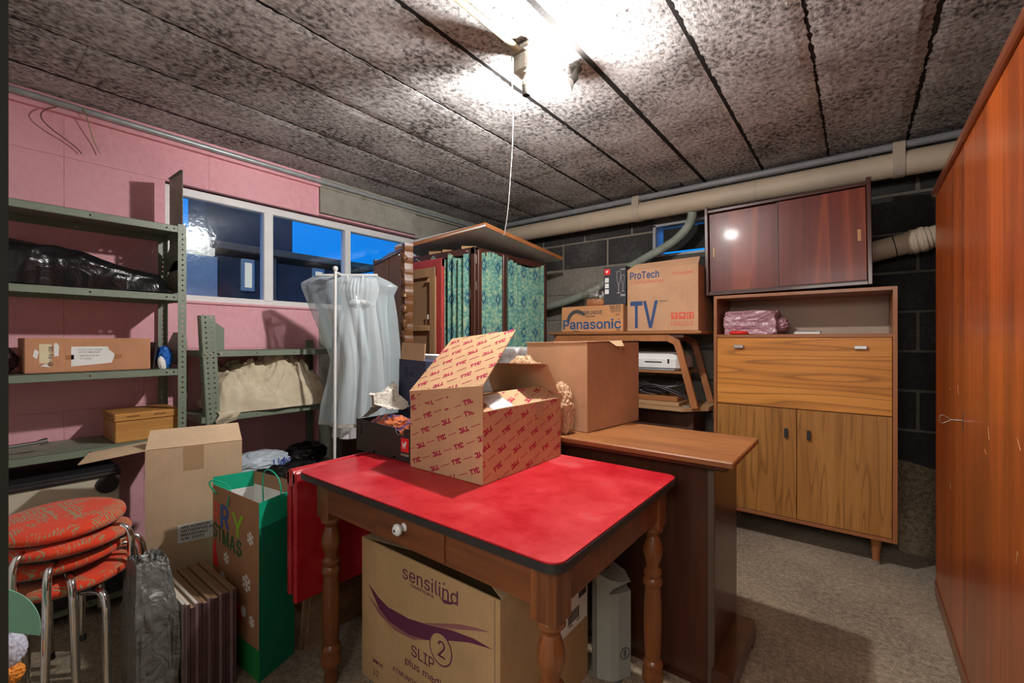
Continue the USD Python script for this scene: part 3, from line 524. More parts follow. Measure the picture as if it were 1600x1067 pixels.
def flap_f(u, v):
    y = .905 + .11 * u + .01 * np.sin(6 * v); z = .865 - .075 * v * (1 - .5 * np.abs(u - .4)); x = -2.716 + .012 * np.sin(5 * u + 2 * v) + .012 * np.sin(np.pi * v); return x, y, z
single('canvas_sheet', cat(cv, quad_sheet(flap_f, 16, 14, .004)), 'canvas', 'crumpled cream canvas sheet heaped on the low shelving', 'cloth', smooth=True)
# bags on its bottom shelf
plain('pale_blue_film', (.50, .56, .62), .35, var=.08, bump=.4, bs=25); plain('logo_blue', (.03, .06, .32), .5)
pb = Thing('shopping_bag', 'pale blue plastic shopping bag with dark blue print on the bottom shelf under the canvas', 'bag', (-2.82, 1.18, .456))
pb.part('bag', crumple((-2.82, 1.16, .4565), (.22, .34, .14), 14, .16, 2.0, 5), 'pale_blue_film', smooth=True)
pb.part('print', text('Lidy', .04, (-2.700, 1.19, .505), (-.12, 1, .05), (-.35, 0, 1), bold=True, shear=.2), 'logo_blue')
single('grey_film_bag', crumple((-2.84, .925, .4565), (.18, .11, .09), 21, .2, 2.5, 4), 'grey_bag', 'grey plastic bag beside the pale blue shopping bag', 'bag', smooth=True)
single('black_sack', crumple((-2.42, 1.185, 0), (.42, .28, .575), 17, .16, 2.2, 5, box=.8), 'bin_bag', 'black refuse sack on the floor under the hanging white dress', 'bin bag', smooth=True)
single('black_sheet', crumple((-2.86, 1.47, .4565), (.20, .24, .13), 27, .25, 2.5, 4), 'bin_bag', 'bunched black plastic sheet right of the shopping bag', 'plastic sheet', smooth=True)

# tall open cardboard box
card('card_tan', (.57, .41, .265)); card('card_tan_in', (.47, .33, .21)); plain('tape_tan', (.42, .27, .15), .35, var=.06)
TB = Thing('tall_carton', 'tall plain cardboard box with open flaps beside the shelving', 'box', (-2.27, .505, 0), rz=-17)
W_, D_, H_, t_ = .335, .21, .80, .004     # local: width along +y, depth along -x
TB.part('body', open_box(-D_, 0, 0, W_, 0, H_, t_), 'card_tan', local=True)
def flap(w, l, hinge, along, out, ang, th=.004, taper=.0):
    """A board w wide hinged at a corner point, running along, folded ang degrees from straight up towards out."""
    al = np.array(along, float); o = np.array(out, float); d = np.array([0, 0, 1.0]) * math.cos(math.radians(ang)) + o * math.sin(math.radians(ang))
    return place(prism(Polygon([(0, 0), (w, 0), (w - taper, l), (taper, l)]), th), hinge, al, d)
TB.part('flap', flap(W_, .13, (-.002, 0, H_), (0, 1, 0), (-1, 0, 0), 62, taper=.008), 'card_tan', local=True)
TB.part('flap', flap(D_, .20, (0, .002, H_), (-1, 0, 0), (0, -1, 0), 97), 'card_tan', local=True)
TB.part('flap', flap(W_, .13, (-D_ + .002, W_, H_), (0, -1, 0), (-1, 0, 0), 80, taper=.004), 'card_tan_in', local=True)
TB.part('tape', bx(0, .0006, .125, .195, H_ - .10, H_), 'tape_tan', local=True, label='strip of brown tape on the front')
TB.part('label', bx(0, .0008, .105, .255, .40, .475), 'paper_white', local=True, label='white address label')
TB.part('label_print', cat(*[text(s_, .0105, (.001, .115, z_), (0, 1, 0), (0, 0, 1), bold=True) for s_, z_ in (('AKE HORIZON', .458), ('ANTWERPSELAAN 4300 8B,38', .442), ('BRASSCHAAT', .426), ('A.W. 10002', .410))]), 'ink_dark', local=True)

# stack of four stools
mk('stool_fabric', {'t': ('texture_coordinate', {}), 'v': ('noise_texture', {'scale': 14.0, 'detail': 2.0, 'distortion': 1.0}), 'w': ('wave_texture', {'wave_type': 'rings', 'scale': 42.0, 'distortion': 6.0, 'detail': 2.0, 'detail_scale': 1.2}), 'r1': ('rgb_ramp', {'ramp': [(.52, (1, 1, 1)), (.57, (0, 0, 0))]}), 'r2': ('rgb_ramp', {'ramp': [(.45, (.60, .06, .025)), (.6, (.30, .24, .13))]}),
    'mx': ('mix', {'color1': (.66, .055, .02)}), 'n': ('noise_texture', {'scale': 260.0}), 'u': ('bump', {'strength': .4, 'distance': .002}), 'p': ('principled_bsdf', {'roughness': .85, 'specular_ior_level': .1, 'sheen_weight': .2})},
   [('t.object', 'v.vector'), ('t.object', 'w.vector'), ('v.fac', 'r1.fac'), ('r1.color', 'mx.fac'), ('w.fac', 'r2.fac'), ('r2.color', 'mx.color2'), ('mx.color', 'p.base_color'), ('t.object', 'n.vector'), ('n.fac', 'u.height'), ('u.normal', 'p.normal')])
SR = .168
st0 = Thing('stacking_stool', 'top stool of the stack with a round red and olive patterned seat', 'stool', (0, 0, 0), group=None)
st0.part('seat', lathe([(0, .0), (SR - .02, .0), (SR - .003, .008), (SR, .018), (SR - .003, .028), (SR - .02, .038), (SR - .06, .043), (0, .045)], n=44), 'stool_fabric', local=True, smooth=50)
st0.part('seat_base', lathe([(0, -.009), (SR - .03, -.009), (SR - .028, .001), (0, .001)], n=32), 'black_plastic', local=True)
for k in range(4):
    a = math.radians(45 + 90 * k); e = np.array([math.cos(a), math.sin(a), 0])
    P = [e * .06 + [0, 0, -.018], e * (SR - .02) + [0, 0, -.018], e * (SR + .012) + [0, 0, -.022], e * (SR + .026) + [0, 0, -.045], e * (SR + .030) + [0, 0, -.10], e * (SR + .04) + [0, 0, -.43]]
    st0.part('leg', tube(np.vstack([spline(P[:5], 18), P[5]]), .0108, 12), 'chrome', local=True, smooth=50)
    st0.part('foot_cap', tube([P[5] + np.array([0, 0, .02]), P[5] - np.array([0, 0, .004])], .0122, 12), 'black_plastic', local=True, label='black rubber foot cap')
SC = np.array([-2.10, .245])
lbl = ['top stool of the stack with a round red and olive patterned seat', 'second stool from the top of the stack of round red stools', 'third stool from the top of the stack of round red stools', 'lowest stool of the stack of round red stools']
rots = [(1.5, 2.5, 8), (-1, -1.0, 26), (1.0, -1, 47), (0, 0, 66)]
offs = [(-.01, .0, .628), (.008, .012, .572), (-.012, -.004, .5205), (.004, .01, .4385 + .012)]
for k in range(4):
    if k == 0:
        x = UsdGeom.Xformable(st0.prim); x.ClearXformOpOrder(); x.AddTranslateOp(opSuffix='at').Set((SC[0] + offs[0][0], SC[1] + offs[0][1], offs[0][2])); x.AddRotateXYZOp().Set(rots[0])
        tag(st0.prim, group='stack of red stools')
    else: copy_thing(st0.path, 'stacking_stool', (SC[0] + offs[k][0], SC[1] + offs[k][1], offs[k][2]), rots[k], lbl[k], 'stool', 'stack of red stools')

# grey plastic bag and stacked boards
gb = crumple((-1.872, .430, 0), (.17, .112, .55), 31, .10, 5.0, 5, box=.55)
v = np.array(gb.vertices); k = np.clip((v[:, 2] - .36) / .19, 0, 1); v[:, 0] = -1.872 + (v[:, 0] + 1.872) * (1 - .40 * k) - .04 * k; v[:, 1] = .430 + (v[:, 1] - .430) * (1 - .35 * k)
single('grey_sack', trimesh.Trimesh(v, gb.faces, process=False), 'grey_bag', 'shiny grey plastic bag standing between the stools and the stacked boards', 'bag', smooth=True)
plain('edge_maroon', (.085, .04, .05), .45, var=.3, vs=5); wood('board_brown', (.32, .20, .115), (.17, .095, .05), 'x', 50, 8, .5); plain('board_pale', (.60, .56, .48), .6, var=.1); plain('edge_mauve', (.22, .14, .15), .45, var=.25, vs=5)
bw_ = [.010, .011, .013, .011, .010, .013, .011, .010, .012, .011, .010, .012, .011, .011]
y = .498
words = ['first', 'second', 'third', 'fourth', 'fifth', 'sixth', 'seventh', 'eighth', 'ninth', 'tenth', 'eleventh', 'twelfth', 'thirteenth', 'last']
for k, t in enumerate(bw_):
    pale = k in (0, 1, 3); hh = .345 + (.012 if k < 2 else .0) - .004 * (k % 3) ; dx = rng.uniform(-.006, .004)
    T = Thing('panel_board', '%s thin %s board from the left in the row by the gift bag' % (words[k], 'pale' if pale else 'maroon'), 'board', (-1.96, y + t / 2, 0), group='row of thin boards by the gift bag')
    T.part('board', bx(-2.125 + dx, -1.7935 + dx, y + .0006, y + t - .0006, 0, hh, .0012), 'board_pale' if pale else 'board_brown')
    T.part('edge_strip', bx(-1.7935 + dx, -1.7915 + dx, y + .0008, y + t - .0008, 0, hh - .001), ('edge_mauve' if k % 3 == 0 else 'edge_maroon'), label='dark laminated edge')
    y += t + .0008

# paper windmill toy at the left edge, and the perforated post by the door
plain('mint_paper', (.24, .55, .38), .6, var=.05); plain('lilac_paper', (.60, .60, .72), .7, var=.1); plain('orange_paper', (.80, .28, .03), .6, var=.15)
tw = Thing('paper_toy', 'paper fan toy with a mint green fan, white ruff and orange flower on a stick', 'toy', (-1.86, .10, 0))
tw.part('stick', tube([(-1.87, .10, 0), (-1.87, .10, .52)], .004, 8), 'dirty_white')
g_ = np.radians(np.linspace(-12, 78, 16)); fan = Polygon([(0, 0)] + [(.115 * math.cos(a), .115 * math.sin(a)) for a in g_])
tw.part('fan', place(prism(fan, .002), (-1.868, .088, .455), (.70, .71, 0), (0, 0, 1)), 'mint_paper', label='mint green paper fan')
tw.part('ruff', crumple((-1.862, .118, .385), (.05, .06, .085), 5, .25, 3, 4, flat=False), 'lilac_paper', smooth=True, label='white paper ruff')
tw.part('flower', crumple((-1.858, .118, .322), (.045, .05, .05), 15, .3, 4, 4, flat=False), 'orange_paper', smooth=True, label='orange paper flower')
single('door_post', angle_post(-.9035, .0555, 0, CZ, .075, -1, -1, cols=1, pitch=.053, r=.006), 'post_dark', 'dark perforated steel post standing close at the left edge', 'post')
# ---------------------------------------------------------------- centre: gift bag
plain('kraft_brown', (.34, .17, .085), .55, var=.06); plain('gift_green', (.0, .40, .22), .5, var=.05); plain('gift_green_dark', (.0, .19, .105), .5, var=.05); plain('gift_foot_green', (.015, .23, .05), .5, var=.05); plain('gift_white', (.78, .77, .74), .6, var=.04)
plain('ink_coral', (.72, .10, .06), .6, var=.05); plain('ink_blue', (.03, .10, .36), .6, var=.05); plain('ink_lime', (.25, .50, .03), .6, var=.05); plain('ink_green', (.012, .10, .035), .6, var=.05); plain('ink_red', (.62, .015, .012), .6, var=.05); plain('ink_skin', (.70, .27, .13), .6)
gbg = Thing('gift_bag', 'tall brown and green MERRY CHRISTMAS paper gift bag standing open on the floor', 'gift bag', (-1.9, .77, 0))
A = np.array((-1.722, .711)); Bq = np.array((-1.776, .866)); Dq = np.array((-2.098, .688)); Cq = np.array((-2.06, .83)); HT = .655
def wall(p, q, z0, z1, nin, th=.0012, bow=0.0):
    n = np.array([-(q - p)[1], (q - p)[0]]); n /= np.linalg.norm(n)
    def f(u, v):
        s = bow * np.sin(np.pi * u) * (.3 + .7 * v)
        return p[0] + (q - p)[0] * u + n[0] * s, p[1] + (q - p)[1] * u + n[1] * s, z0 + (z1 - z0) * v
    return quad_sheet(f, 14, 8, th)
gbg.part('front_panel', wall(A, Dq, .115, HT, 1), 'kraft_brown'); gbg.part('foot_band', wall(A, Dq, 0, .115, 1), 'gift_foot_green', label='green band along the foot')
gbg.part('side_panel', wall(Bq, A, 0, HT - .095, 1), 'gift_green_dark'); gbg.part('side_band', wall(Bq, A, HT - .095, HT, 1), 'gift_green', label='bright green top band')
gbg.part('back_panel', wall(Cq, Bq, 0, HT + .03, 1), 'kraft_brown'); gbg.part('far_side_panel', wall(Dq, Cq, 0, HT + .03, 1), 'gift_green')
cc = (A + Bq + Cq + Dq) / 4; sh = lambda p: cc + (p - cc) * .988
gbg.part('lining', cat(wall(sh(A), sh(Dq), .01, HT - .004, 1), wall(sh(Bq), sh(A), .01, HT - .004, 1), wall(sh(Cq), sh(Bq), .01, HT - .025, 1), wall(sh(Dq), sh(Cq), .01, HT - .035, 1)), 'gift_white', label='white inside of the bag')
gbg.part('bottom', prism(Polygon([A, Bq, Cq, Dq]), .003), 'gift_foot_green')
fdir = np.array([*(A - Dq) / np.linalg.norm(A - Dq), 0]); nrm = np.array([fdir[1], -fdir[0], 0])
def onf(s, z): return np.array([Dq[0], Dq[1], 0]) + fdir * s + np.array([0, 0, z]) + nrm * .0012
def lett(ch, s, z, h, m, wd, b=True):
    g = meshkit.text_mesh(ch, h, .0008, b); w_ = np.array(g.vertices)[:, 0]; k = wd / (w_.max() - w_.min()); v = np.array(g.vertices); v[:, 0] = (v[:, 0] - w_.min()) * k
    return place(trimesh.Trimesh(v, g.faces, process=False), onf(s, z), fdir, (0, 0, 1))
L0 = np.linalg.norm(A - Dq)
gbg.part('lettering', lett('R', .012, .505, .082, 0, .05), 'ink_coral'); gbg.part('lettering', lett('R', .075, .502, .085, 0, .068), 'ink_blue'); gbg.part('lettering', lett('Y', .168, .490, .088, 0, .095), 'ink_lime')
gbg.part('lettering', cat(*[lett(c_, s_, z_, .058, 0, w_) for c_, s_, z_, w_ in (('S', .008, .446, .034), ('T', .046, .440, .036), ('M', .088, .432, .052), ('A', .148, .426, .048), ('S', .205, .422, .042))]), 'ink_green')
def flake(R):
    arms = [affinity.rotate(unary_union([sbox(-.09 * R, 0, .09 * R, R), affinity.translate(affinity.rotate(sbox(-.07 * R, 0, .07 * R, .42 * R), 45, origin=(0, 0)), 0, .5 * R), affinity.translate(affinity.rotate(sbox(-.07 * R, 0, .07 * R, .42 * R), -45, origin=(0, 0)), 0, .5 * R)]), 60 * k, origin=(0, 0)) for k in range(6)]
    return prism(unary_union(arms), .0008)
for s_, z_, R in ((.315, .51, .026), (.122, .385, .024), (.285, .335, .034), (.09, .30, .022), (.325, .205, .022)): gbg.part('snowflake', place(flake(R), onf(s_, z_), fdir, (0, 0, 1)), 'gift_white', label='white snowflake')
pol = lambda P: prism(Polygon(P), .0008)
gbg.part('santa_print', place(pol([(.0, .13), (.02, .17), (.03, .12), (.05, .06), (.0, .06)]), onf(.004, .27), fdir, (0, 0, 1)), 'ink_red'); gbg.part('santa_print', place(pol([(0, 0), (.06, .0), (.05, .05), (.02, .08), (0, .07)]), onf(.004, .24), fdir, (0, 0, 1)), 'ink_skin')
gbg.part('penguin_print', place(prism(unary_union([affinity.scale(Point(0, 0).buffer(.055), 1, 1.9)]), .0007), onf(.15, .10), fdir, (0, 0, 1)), 'ink_dark'); gbg.part('penguin_print', place(prism(affinity.scale(Point(0, 0).buffer(.034), 1, 1.9), .0009), onf(.145, .09), fdir, (0, 0, 1)), 'gift_white')
gbg.part('penguin_hat', place(pol([(-.06, .0), (.02, .0), (.075, -.035), (.09, .005), (.03, .055), (-.03, .06)]), onf(.165, .205), fdir, (0, 0, 1)), 'ink_red'); gbg.part('hat_bobble', place(prism(affinity.scale(Point(0, 0).buffer(.021), .85, 1), .001), onf(.262, .222), fdir, (0, 0, 1)), 'gift_white')
hz = HT - .03
gbg.part('handle', tube(spline([onf(.05, hz) + nrm * .004, onf(.05, hz + .06) + nrm * .02, onf(.09, hz + .035) - nrm * .02, onf(.15, hz - .0) + nrm * .004, onf(.15, hz - .03) + nrm * .006], 24), .0028, 8), 'gift_green', smooth=True, label='green cord handle')
ins = lambda s_, z_: np.array([Cq[0], Cq[1], 0]) + np.array([*(Bq - Cq), 0]) * s_ + np.array([0.012, -.016, z_])
gbg.part('handle', tube(spline([ins(.3, HT - .1), ins(.3, HT + .0), ins(.36, HT + .05), ins(.7, HT + .03), ins(.75, HT - .02), ins(.76, HT - .1)], 24), .0028, 8), 'gift_green', smooth=True, label='green cord handle')

# ---------------------------------------------------------------- red table
mk('red_laminate', {'g': ('texture_coordinate', {}), 'n': ('noise_texture', {'scale': 5.0, 'detail': 6.0, 'roughness': .65}), 'r': ('rgb_ramp', {'ramp': [(.35, (.39, .005, .013)), (.55, (.47, .018, .026)), (.75, (.54, .085, .085))]}), 'm': ('mapping', {'scale': (14.0, 3.0, 1.0), 'rotation': (0, 0, .5)}), 's': ('noise_texture', {'scale': 1.0, 'detail': 8.0, 'roughness': .8}), 'sr': ('rgb_ramp', {'ramp': [(.66, (0, 0, 0)), (.74, (.5, .5, .5))]}), 'sm': ('mix', {'color2': (.70, .22, .22)}),
    'rr': ('rgb_ramp', {'ramp': [(.3, (.26, .26, .26)), (.7, (.42, .42, .42))]}), 'p': ('principled_bsdf', {'specular_ior_level': .45})},
   [('g.object', 'n.vector'), ('n.fac', 'r.fac'), ('g.object', 'm.vector'), ('m.vector', 's.vector'), ('s.fac', 'sr.fac'), ('sr.color', 'sm.fac'), ('r.color', 'sm.color1'), ('sm.color', 'p.base_color'), ('n.fac', 'rr.fac'), ('rr.color', 'p.roughness')])
plain('table_edge_black', (.02, .018, .018), .4, var=.3, vs=40)
wood('table_wood', (.22, .068, .02), (.08, .024, .008), 'x', 50, 7, .38, .15, bump=.08); wood('turned_wood', (.25, .082, .023), (.085, .026, .009), 'z', 45, 9, .33, .25, bump=.05)
TX0, TX1, TY0, TY1, TZ = -1.625, -.50, .80, 1.60, .77
tb = Thing('kitchen_table', 'red laminate kitchen table with a black edge, drawer and turned brown legs', 'table', ((TX0 + TX1) / 2, 1.2, 0))
rr_ = sbox(TX0 + .04, TY0 + .04, TX1 - .04, TY1 - .04)
tb.part('top', move(prism(rr_.buffer(.038), .004), (0, 0, TZ - .004)), 'red_laminate')
tb.part('edge_band', cat(move(prism(rr_.buffer(.0405), .020), (0, 0, TZ - .0245))), 'table_edge_black', label='black table edge')
tb.part('apron', cat(bx(-1.55, -.53, .842, .862, .635, .745, .002)), 'table_wood'); tb.part('apron', bx(-1.55, -.53, 1.53, 1.55, .635, .745, .002), 'table_wood')
tb.part('apron', bx(-.555, -.535, .86, 1.53, .635, .745, .002), 'table_wood'); tb.part('apron', bx(-1.55, -1.53, .86, 1.53, .635, .745, .002), 'table_wood')
dr = tb.part('drawer', bx(-1.19, -.885, .834, .85, .642, .742, .003), 'table_wood')
tb.part('knob', tf(lathe([(0, .034), (.010, .034), (.017, .027), (.017, .020), (.009, .014), (.007, .006), (.013, .0), (0, 0)], n=16), np.array([[1, 0, 0], [0, 0, -1], [0, 1, 0]]).astype(float), (-1.052, .834, .700)), 'white_plastic', under=dr, smooth=30, label='white ridged knob')
tb.part('knob_screw', tube([(-1.052, .7995, .700), (-1.052, .7985, .700)], .004, 8), 'ink_dark', under=dr)
LEG = [(.0, .0), (.022, .0), (.025, .015), (.021, .045), (.030, .06), (.036, .075), (.036, .095), (.030, .11), (.034, .125), (.034, .135), (.026, .145), (.0285, .17), (.031, .26), (.030, .34), (.0265, .395), (.031, .402), (.034, .412), (.031, .425), (.026, .43), (.031, .440), (.031, .452), (.022, .462), (.024, .478), (.033, .505), (.034, .525), (.029, .55), (.021, .572), (.024, .58), (.035, .592), (.035, .604), (.026, .613), (.024, .62)]
for lx, ly in ((-1.52, .875), (-.563, .870), (-.563, 1.520), (-1.52, 1.520)):
    lg = tb.part('leg', lathe(LEG, (lx, ly, 0), 26), 'turned_wood', smooth=40)
    tb.part('block', bx(lx - .036, lx + .036, ly - .036, ly + .036, .605, .7452, .004), 'turned_wood', under=lg)
wl_ = lambda x0, x1: move(prism(Polygon([(0, 0), (.795, 0), (.795, .5), (0, .5)]).buffer(.0), .022), (0, 0, 0))
for x0, z0 in ((-1.668, .266), (-1.712, .285)):
    tb.part('drop_leaf', bx(x0, x0 + .024, .805, 1.60, z0, .756, .006), 'red_laminate', label='red leaf hanging down at the left edge')
tb.part('leaf_roll', tube([(-1.680, .805, .733), (-1.680, 1.60, .733)], .032, 20), 'red_laminate', smooth=40)

# ---------------------------------------------------------------- printed box on the table
card('card_tyc', (.53, .32, .175)); card('card_in', (.45, .30, .17)); plain('ink_crimson', (.36, .008, .05), .7, var=.05)
X0, X1, Y0, Y1, Z0, Z1 = -1.338, -.972, 1.092, 1.578, .7715, 1.012
ty = Thing('printed_carton', 'open cardboard box printed all over with crimson TYC marks on the red table', 'box', ((X0 + X1) / 2, (Y0 + Y1) / 2, Z0))
ty.part('body', open_box(X0, X1, Y0, Y1, Z0, Z1, .004), 'card_tyc')
def tyc(w, h, o, right, up, seed=0, size=.0185, ang=21, row=.047, m=.002):
    """The all-over print of a face w by h: rows of TYC and dashes, every other mark upside down."""
    s = size; T_ = [sbox(0, .72 * s, .78 * s, s), sbox(.27 * s, 0, .55 * s, s)]
    Y_ = [Polygon([(.80 * s, s), (1.08 * s, s), (1.24 * s, .72 * s), (1.40 * s, s), (1.68 * s, s), (1.38 * s, .46 * s), (1.38 * s, 0), (1.10 * s, 0), (1.10 * s, .46 * s)])]
    C_ = [Polygon([(1.72 * s, s), (2.45 * s, s), (2.45 * s, .66 * s), (2.22 * s, .66 * s), (2.22 * s, .77 * s), (1.99 * s, .77 * s), (1.99 * s, .23 * s), (2.22 * s, .23 * s), (2.22 * s, .34 * s), (2.45 * s, .34 * s), (2.45 * s, 0), (1.72 * s, 0), (1.60 * s, .14 * s), (1.60 * s, .86 * s)])]
    mark = affinity.translate(unary_union(T_ + Y_ + C_), -1.225 * s, -.5 * s); dash = sbox(-.021, -.0011, .021, .0011)
    rect = sbox(m, m, w - m, h - m); out = []; ca, sa = math.cos(math.radians(ang)), math.sin(math.radians(ang)); period = .118; ph = (seed * .37) % 1
    for r_ in range(-12, 16):
        for c_ in range(-10, 14):
            sx_ = (c_ + ph + .37 * (r_ % 3)) * period; sy_ = (r_ + .3) * row
            for it, off in (('t', 0), ('d', period / 2)):
                px, py = ca * (sx_ + off) - sa * sy_, sa * (sx_ + off) + ca * sy_
                if not (-.05 < px < w + .05 and -.05 < py < h + .05): continue
                g = mark if it == 't' else dash
                g = affinity.translate(affinity.rotate(g, ang + (180 if it == 't' and (c_ + r_) % 2 else 0), origin=(0, 0)), px, py).intersection(rect)
                if g.area > 2e-6: out.append(prism(g, .0006))
    return place(cat(*out), o, right, up)
ty.part('print', tyc(X1 - X0, Z1 - Z0, (X0, Y0, Z0), (1, 0, 0), (0, 0, 1), 1), 'ink_crimson'); ty.part('print', tyc(Y1 - Y0, Z1 - Z0, (X1, Y0, Z0), (0, 1, 0), (0, 0, 1), 2), 'ink_crimson')
def planar(P):
    P = np.array(P, float); n = np.cross(P[1] - P[0], P[2] - P[0]); n /= np.linalg.norm(n); P[3] -= n * n.dot(P[3] - P[0]); return P
def board(P, th=.0035):
    """A quadrilateral board through four corners."""
    P = planar(P); n = np.cross(P[1] - P[0], P[3] - P[0]); n /= np.linalg.norm(n)
    V = np.vstack([P, P - n * th]); F = [(0, 1, 2), (0, 2, 3), (6, 5, 4), (7, 6, 4)]
    for i in range(4): j = (i + 1) % 4; F += [(i, i + 4, j), (j, i + 4, j + 4)]
    return trimesh.Trimesh(V, F, process=False)
def flap_print(P, seed):
    P = planar(P); r = P[1] - P[0]; u = P[3] - P[0]; n = np.cross(r, u); n /= np.linalg.norm(n); w = np.linalg.norm(r); h = np.linalg.norm(u - r * r.dot(u) / w ** 2)
    return tyc(w, h, P[0] + n * .0003, r, u, seed, m=.004)
fb = [(X0, Y0, Z1), (X1, Y0, Z1), (X1 + .004, Y0 - .006, Z1 + .088), (X0 - .002, Y0 - .004, Z1 + .044)]
fu = [(X0 - .002, Y0 - .004, Z1 + .044), (X1 + .004, Y0 - .006, Z1 + .088), (X1 - .035, 1.315, Z1 + .275), (X0 - .02, 1.305, Z1 + .272)]
f1 = ty.part('flap', cat(board(fb), board(fu)), 'card_tyc')
ty.part('print', cat(flap_print(fb, 3), flap_print(fu, 4)), 'ink_crimson', under=f1)
fr_ = [(X1, Y0 + .004, Z1), (X1, Y1, Z1), (X1 - .075, Y1 - .01, Z1 + .046), (X1 - .085, Y0 + .012, Z1 + .03)]
f2 = ty.part('flap', board(fr_), 'card_tyc'); ty.part('print', flap_print(fr_, 5), 'ink_crimson', under=f2)
lb = planar(fr_); du = (lb[1] - lb[0]) / np.linalg.norm(lb[1] - lb[0]); dv = (lb[3] - lb[0]) / np.linalg.norm(lb[3] - lb[0])
ty.part('label', place(prism(Polygon([(.05, .002), (.165, .002), (.15, .078), (.04, .078)]), .0012), lb[0], du, dv), 'paper_white', under=f2, label='white label with a pink corner mark')
fk = [(X1, Y1, Z1), (X0, Y1, Z1), (X0 + .02, 1.488, Z1 + .135), (X1 - .004, 1.485, Z1 + .142)]
fk2 = [(X1 - .004, 1.485, Z1 + .142), (X0 + .02, 1.488, Z1 + .135), (X0 + .02, 1.37, Z1 + .142), (X1 - .02, 1.395, Z1 + .150)]
f3 = ty.part('flap', cat(board(fk), board(fk2)), 'card_tyc'); ty.part('print', flap_print(fk2, 6), 'ink_crimson', under=f3)
ty.part('flap', board([(X0, Y1 - .004, Z1), (X0, Y0 + .004, Z1), (X0 + .16, Y0 + .03, Z1 + .025), (X0 + .17, Y1 - .05, Z1 + .065)]), 'card_in')
ty.part('tape', bx(X1, X1 + .0008, 1.40, 1.445, Z1 - .06, Z1), 'tape_tan', label='strip of brown tape')
# black tray with crumpled papers
mk('black_card', {'p': ('principled_bsdf', {'base_color': (.022, .020, .019), 'roughness': .6})}, []); plain('logo_red', (.72, .02, .015), .5, var=.03); plain('navy_card', (.028, .035, .075), .55, var=.15); plain('navy_ink', (.012, .015, .035), .5)
C0, C1, D0, D1, E0, E1 = -1.625, -1.352, 1.118, 1.40, .7715, .905
C0 = -1.735
ct = Thing('black_tray', 'black cardboard tray with a small red lion logo on the red table', 'tray', ((C0 + C1) / 2, (D0 + D1) / 2, E0))
fp = Polygon([(0, 0), (C1 - C0, 0), (C1 - C0, .128), (C1 - C0 - .055, .128), (C1 - C0 - .065, .095), (C1 - C0 - .10, .10), (C1 - C0 - .115, .125), (0, .135)]).difference(unary_union([affinity.scale(Point(.13, 0).buffer(.014), .7, 1), affinity.scale(Point(.265, 0).buffer(.014), .7, 1), sbox(.035, .07, .041, .11)]))
ct.part('body', cat(place(prism(fp, .004), (C0, D0 + .004, E0), (1, 0, 0), (0, 0, 1)), bx(C0 + .001, C1 - .001, D1 - .004, D1, E0, E1), bx(C0 + .0005, C0 + .004, D0 + .001, D1 - .001, E0 + .0004, E1 - .002), bx(C1 - .004, C1 - .0005, D0 + .001, D1 - .001, E0 + .0004, E1 - .008), bx(C0 + .002, C1 - .002, D0 + .002, D1 - .002, E0 + .001, E0 + .005)), 'black_card')
ct.part('logo', bx(C1 - .075, C1 - .028, D0 - .0008, D0, E0 + .037, E0 + .092, .0003), 'logo_red', label='red square logo')
lion = unary_union([Polygon([(.1, .1), (.22, .1), (.26, .35), (.45, .3), (.5, .1), (.62, .1), (.62, .4), (.8, .62), (.75, .85), (.58, .9), (.5, .7), (.25, .62), (.15, .8), (.08, .75), (.15, .5)]), Point(.68, .78).buffer(.14)])
ct.part('logo_lion', place(prism(affinity.scale(lion, .036, .036, origin=(0, 0)), .0006), (C1 - .070, D0 - .0008, E0 + .047), (1, 0, 0), (0, 0, 1)), 'paper_white', label='white lion emblem')
ct.part('logo_word', text('DELHAIZE', .0085, (C1 - .076, D0 - .0002, E0 + .022), (1, 0, 0), (0, 0, 1), bold=True, sx=.85), 'dirty_white')
mk('newsprint', {'t': ('texture_coordinate', {}), 'm': ('mapping', {'scale': (60, 60, 260)}), 'n': ('noise_texture', {'scale': 1.0, 'detail': 2.0}), 'r': ('rgb_ramp', {'ramp': [(.50, (.62, .58, .50)), (.60, (.36, .33, .29))]}), 'p': ('principled_bsdf', {'roughness': .8, 'specular_ior_level': .15})}, [('t.object', 'm.vector'), ('m.vector', 'n.vector'), ('n.fac', 'r.fac'), ('r.color', 'p.base_color')])
mk('wrapper', {'t': ('texture_coordinate', {}), 'n': ('noise_texture', {'scale': 17.0, 'detail': 2.0, 'distortion': 1.0}), 'r': ('rgb_ramp', {'ramp': [(.40, (.05, .05, .16)), (.47, (.16, .07, .12)), (.52, (.55, .13, .04)), (.62, (.60, .20, .08)), (.7, (.35, .25, .2))]}), 'p': ('principled_bsdf', {'roughness': .35})}, [('t.object', 'n.vector'), ('n.fac', 'r.fac'), ('r.color', 'p.base_color')])
single('wrapping_paper', crumple((-1.575, 1.195, .778), (.30, .13, .155), 33, .26, 3.2, 5), 'wrapper', 'crumpled orange and purple wrapping paper in the black tray', 'wrapping paper', smooth=30)
def news(u, v):
    x = -1.765 + .19 * u; y = 1.15 + .12 * v
    z = .935 + .10 * np.sin(np.pi * u) * (.5 + .5 * v) + .10 * np.clip(u - .35, 0, 1) * (u < .75) + .09 * (ridged(np.stack([x * 7, y * 7, 0 * x], -1), 2) - .5) - .05 * (1 - v) * (u < .3)
    x = x + .035 * (ridged(np.stack([x * 9, y * 9, 0 * x + 5], -1), 7) - .5); return x, y + .03 * np.sin(7 * u), z
single('newspaper', quad_sheet(news, 44, 34, .002), 'newsprint', 'crumpled newspaper page on top of the wrapping paper', 'newspaper', smooth=25)
nv_ = Thing('navy_carton', 'tall slim navy blue box with an open brown flap standing in the black tray', 'box', (-1.56, 1.33, .777))
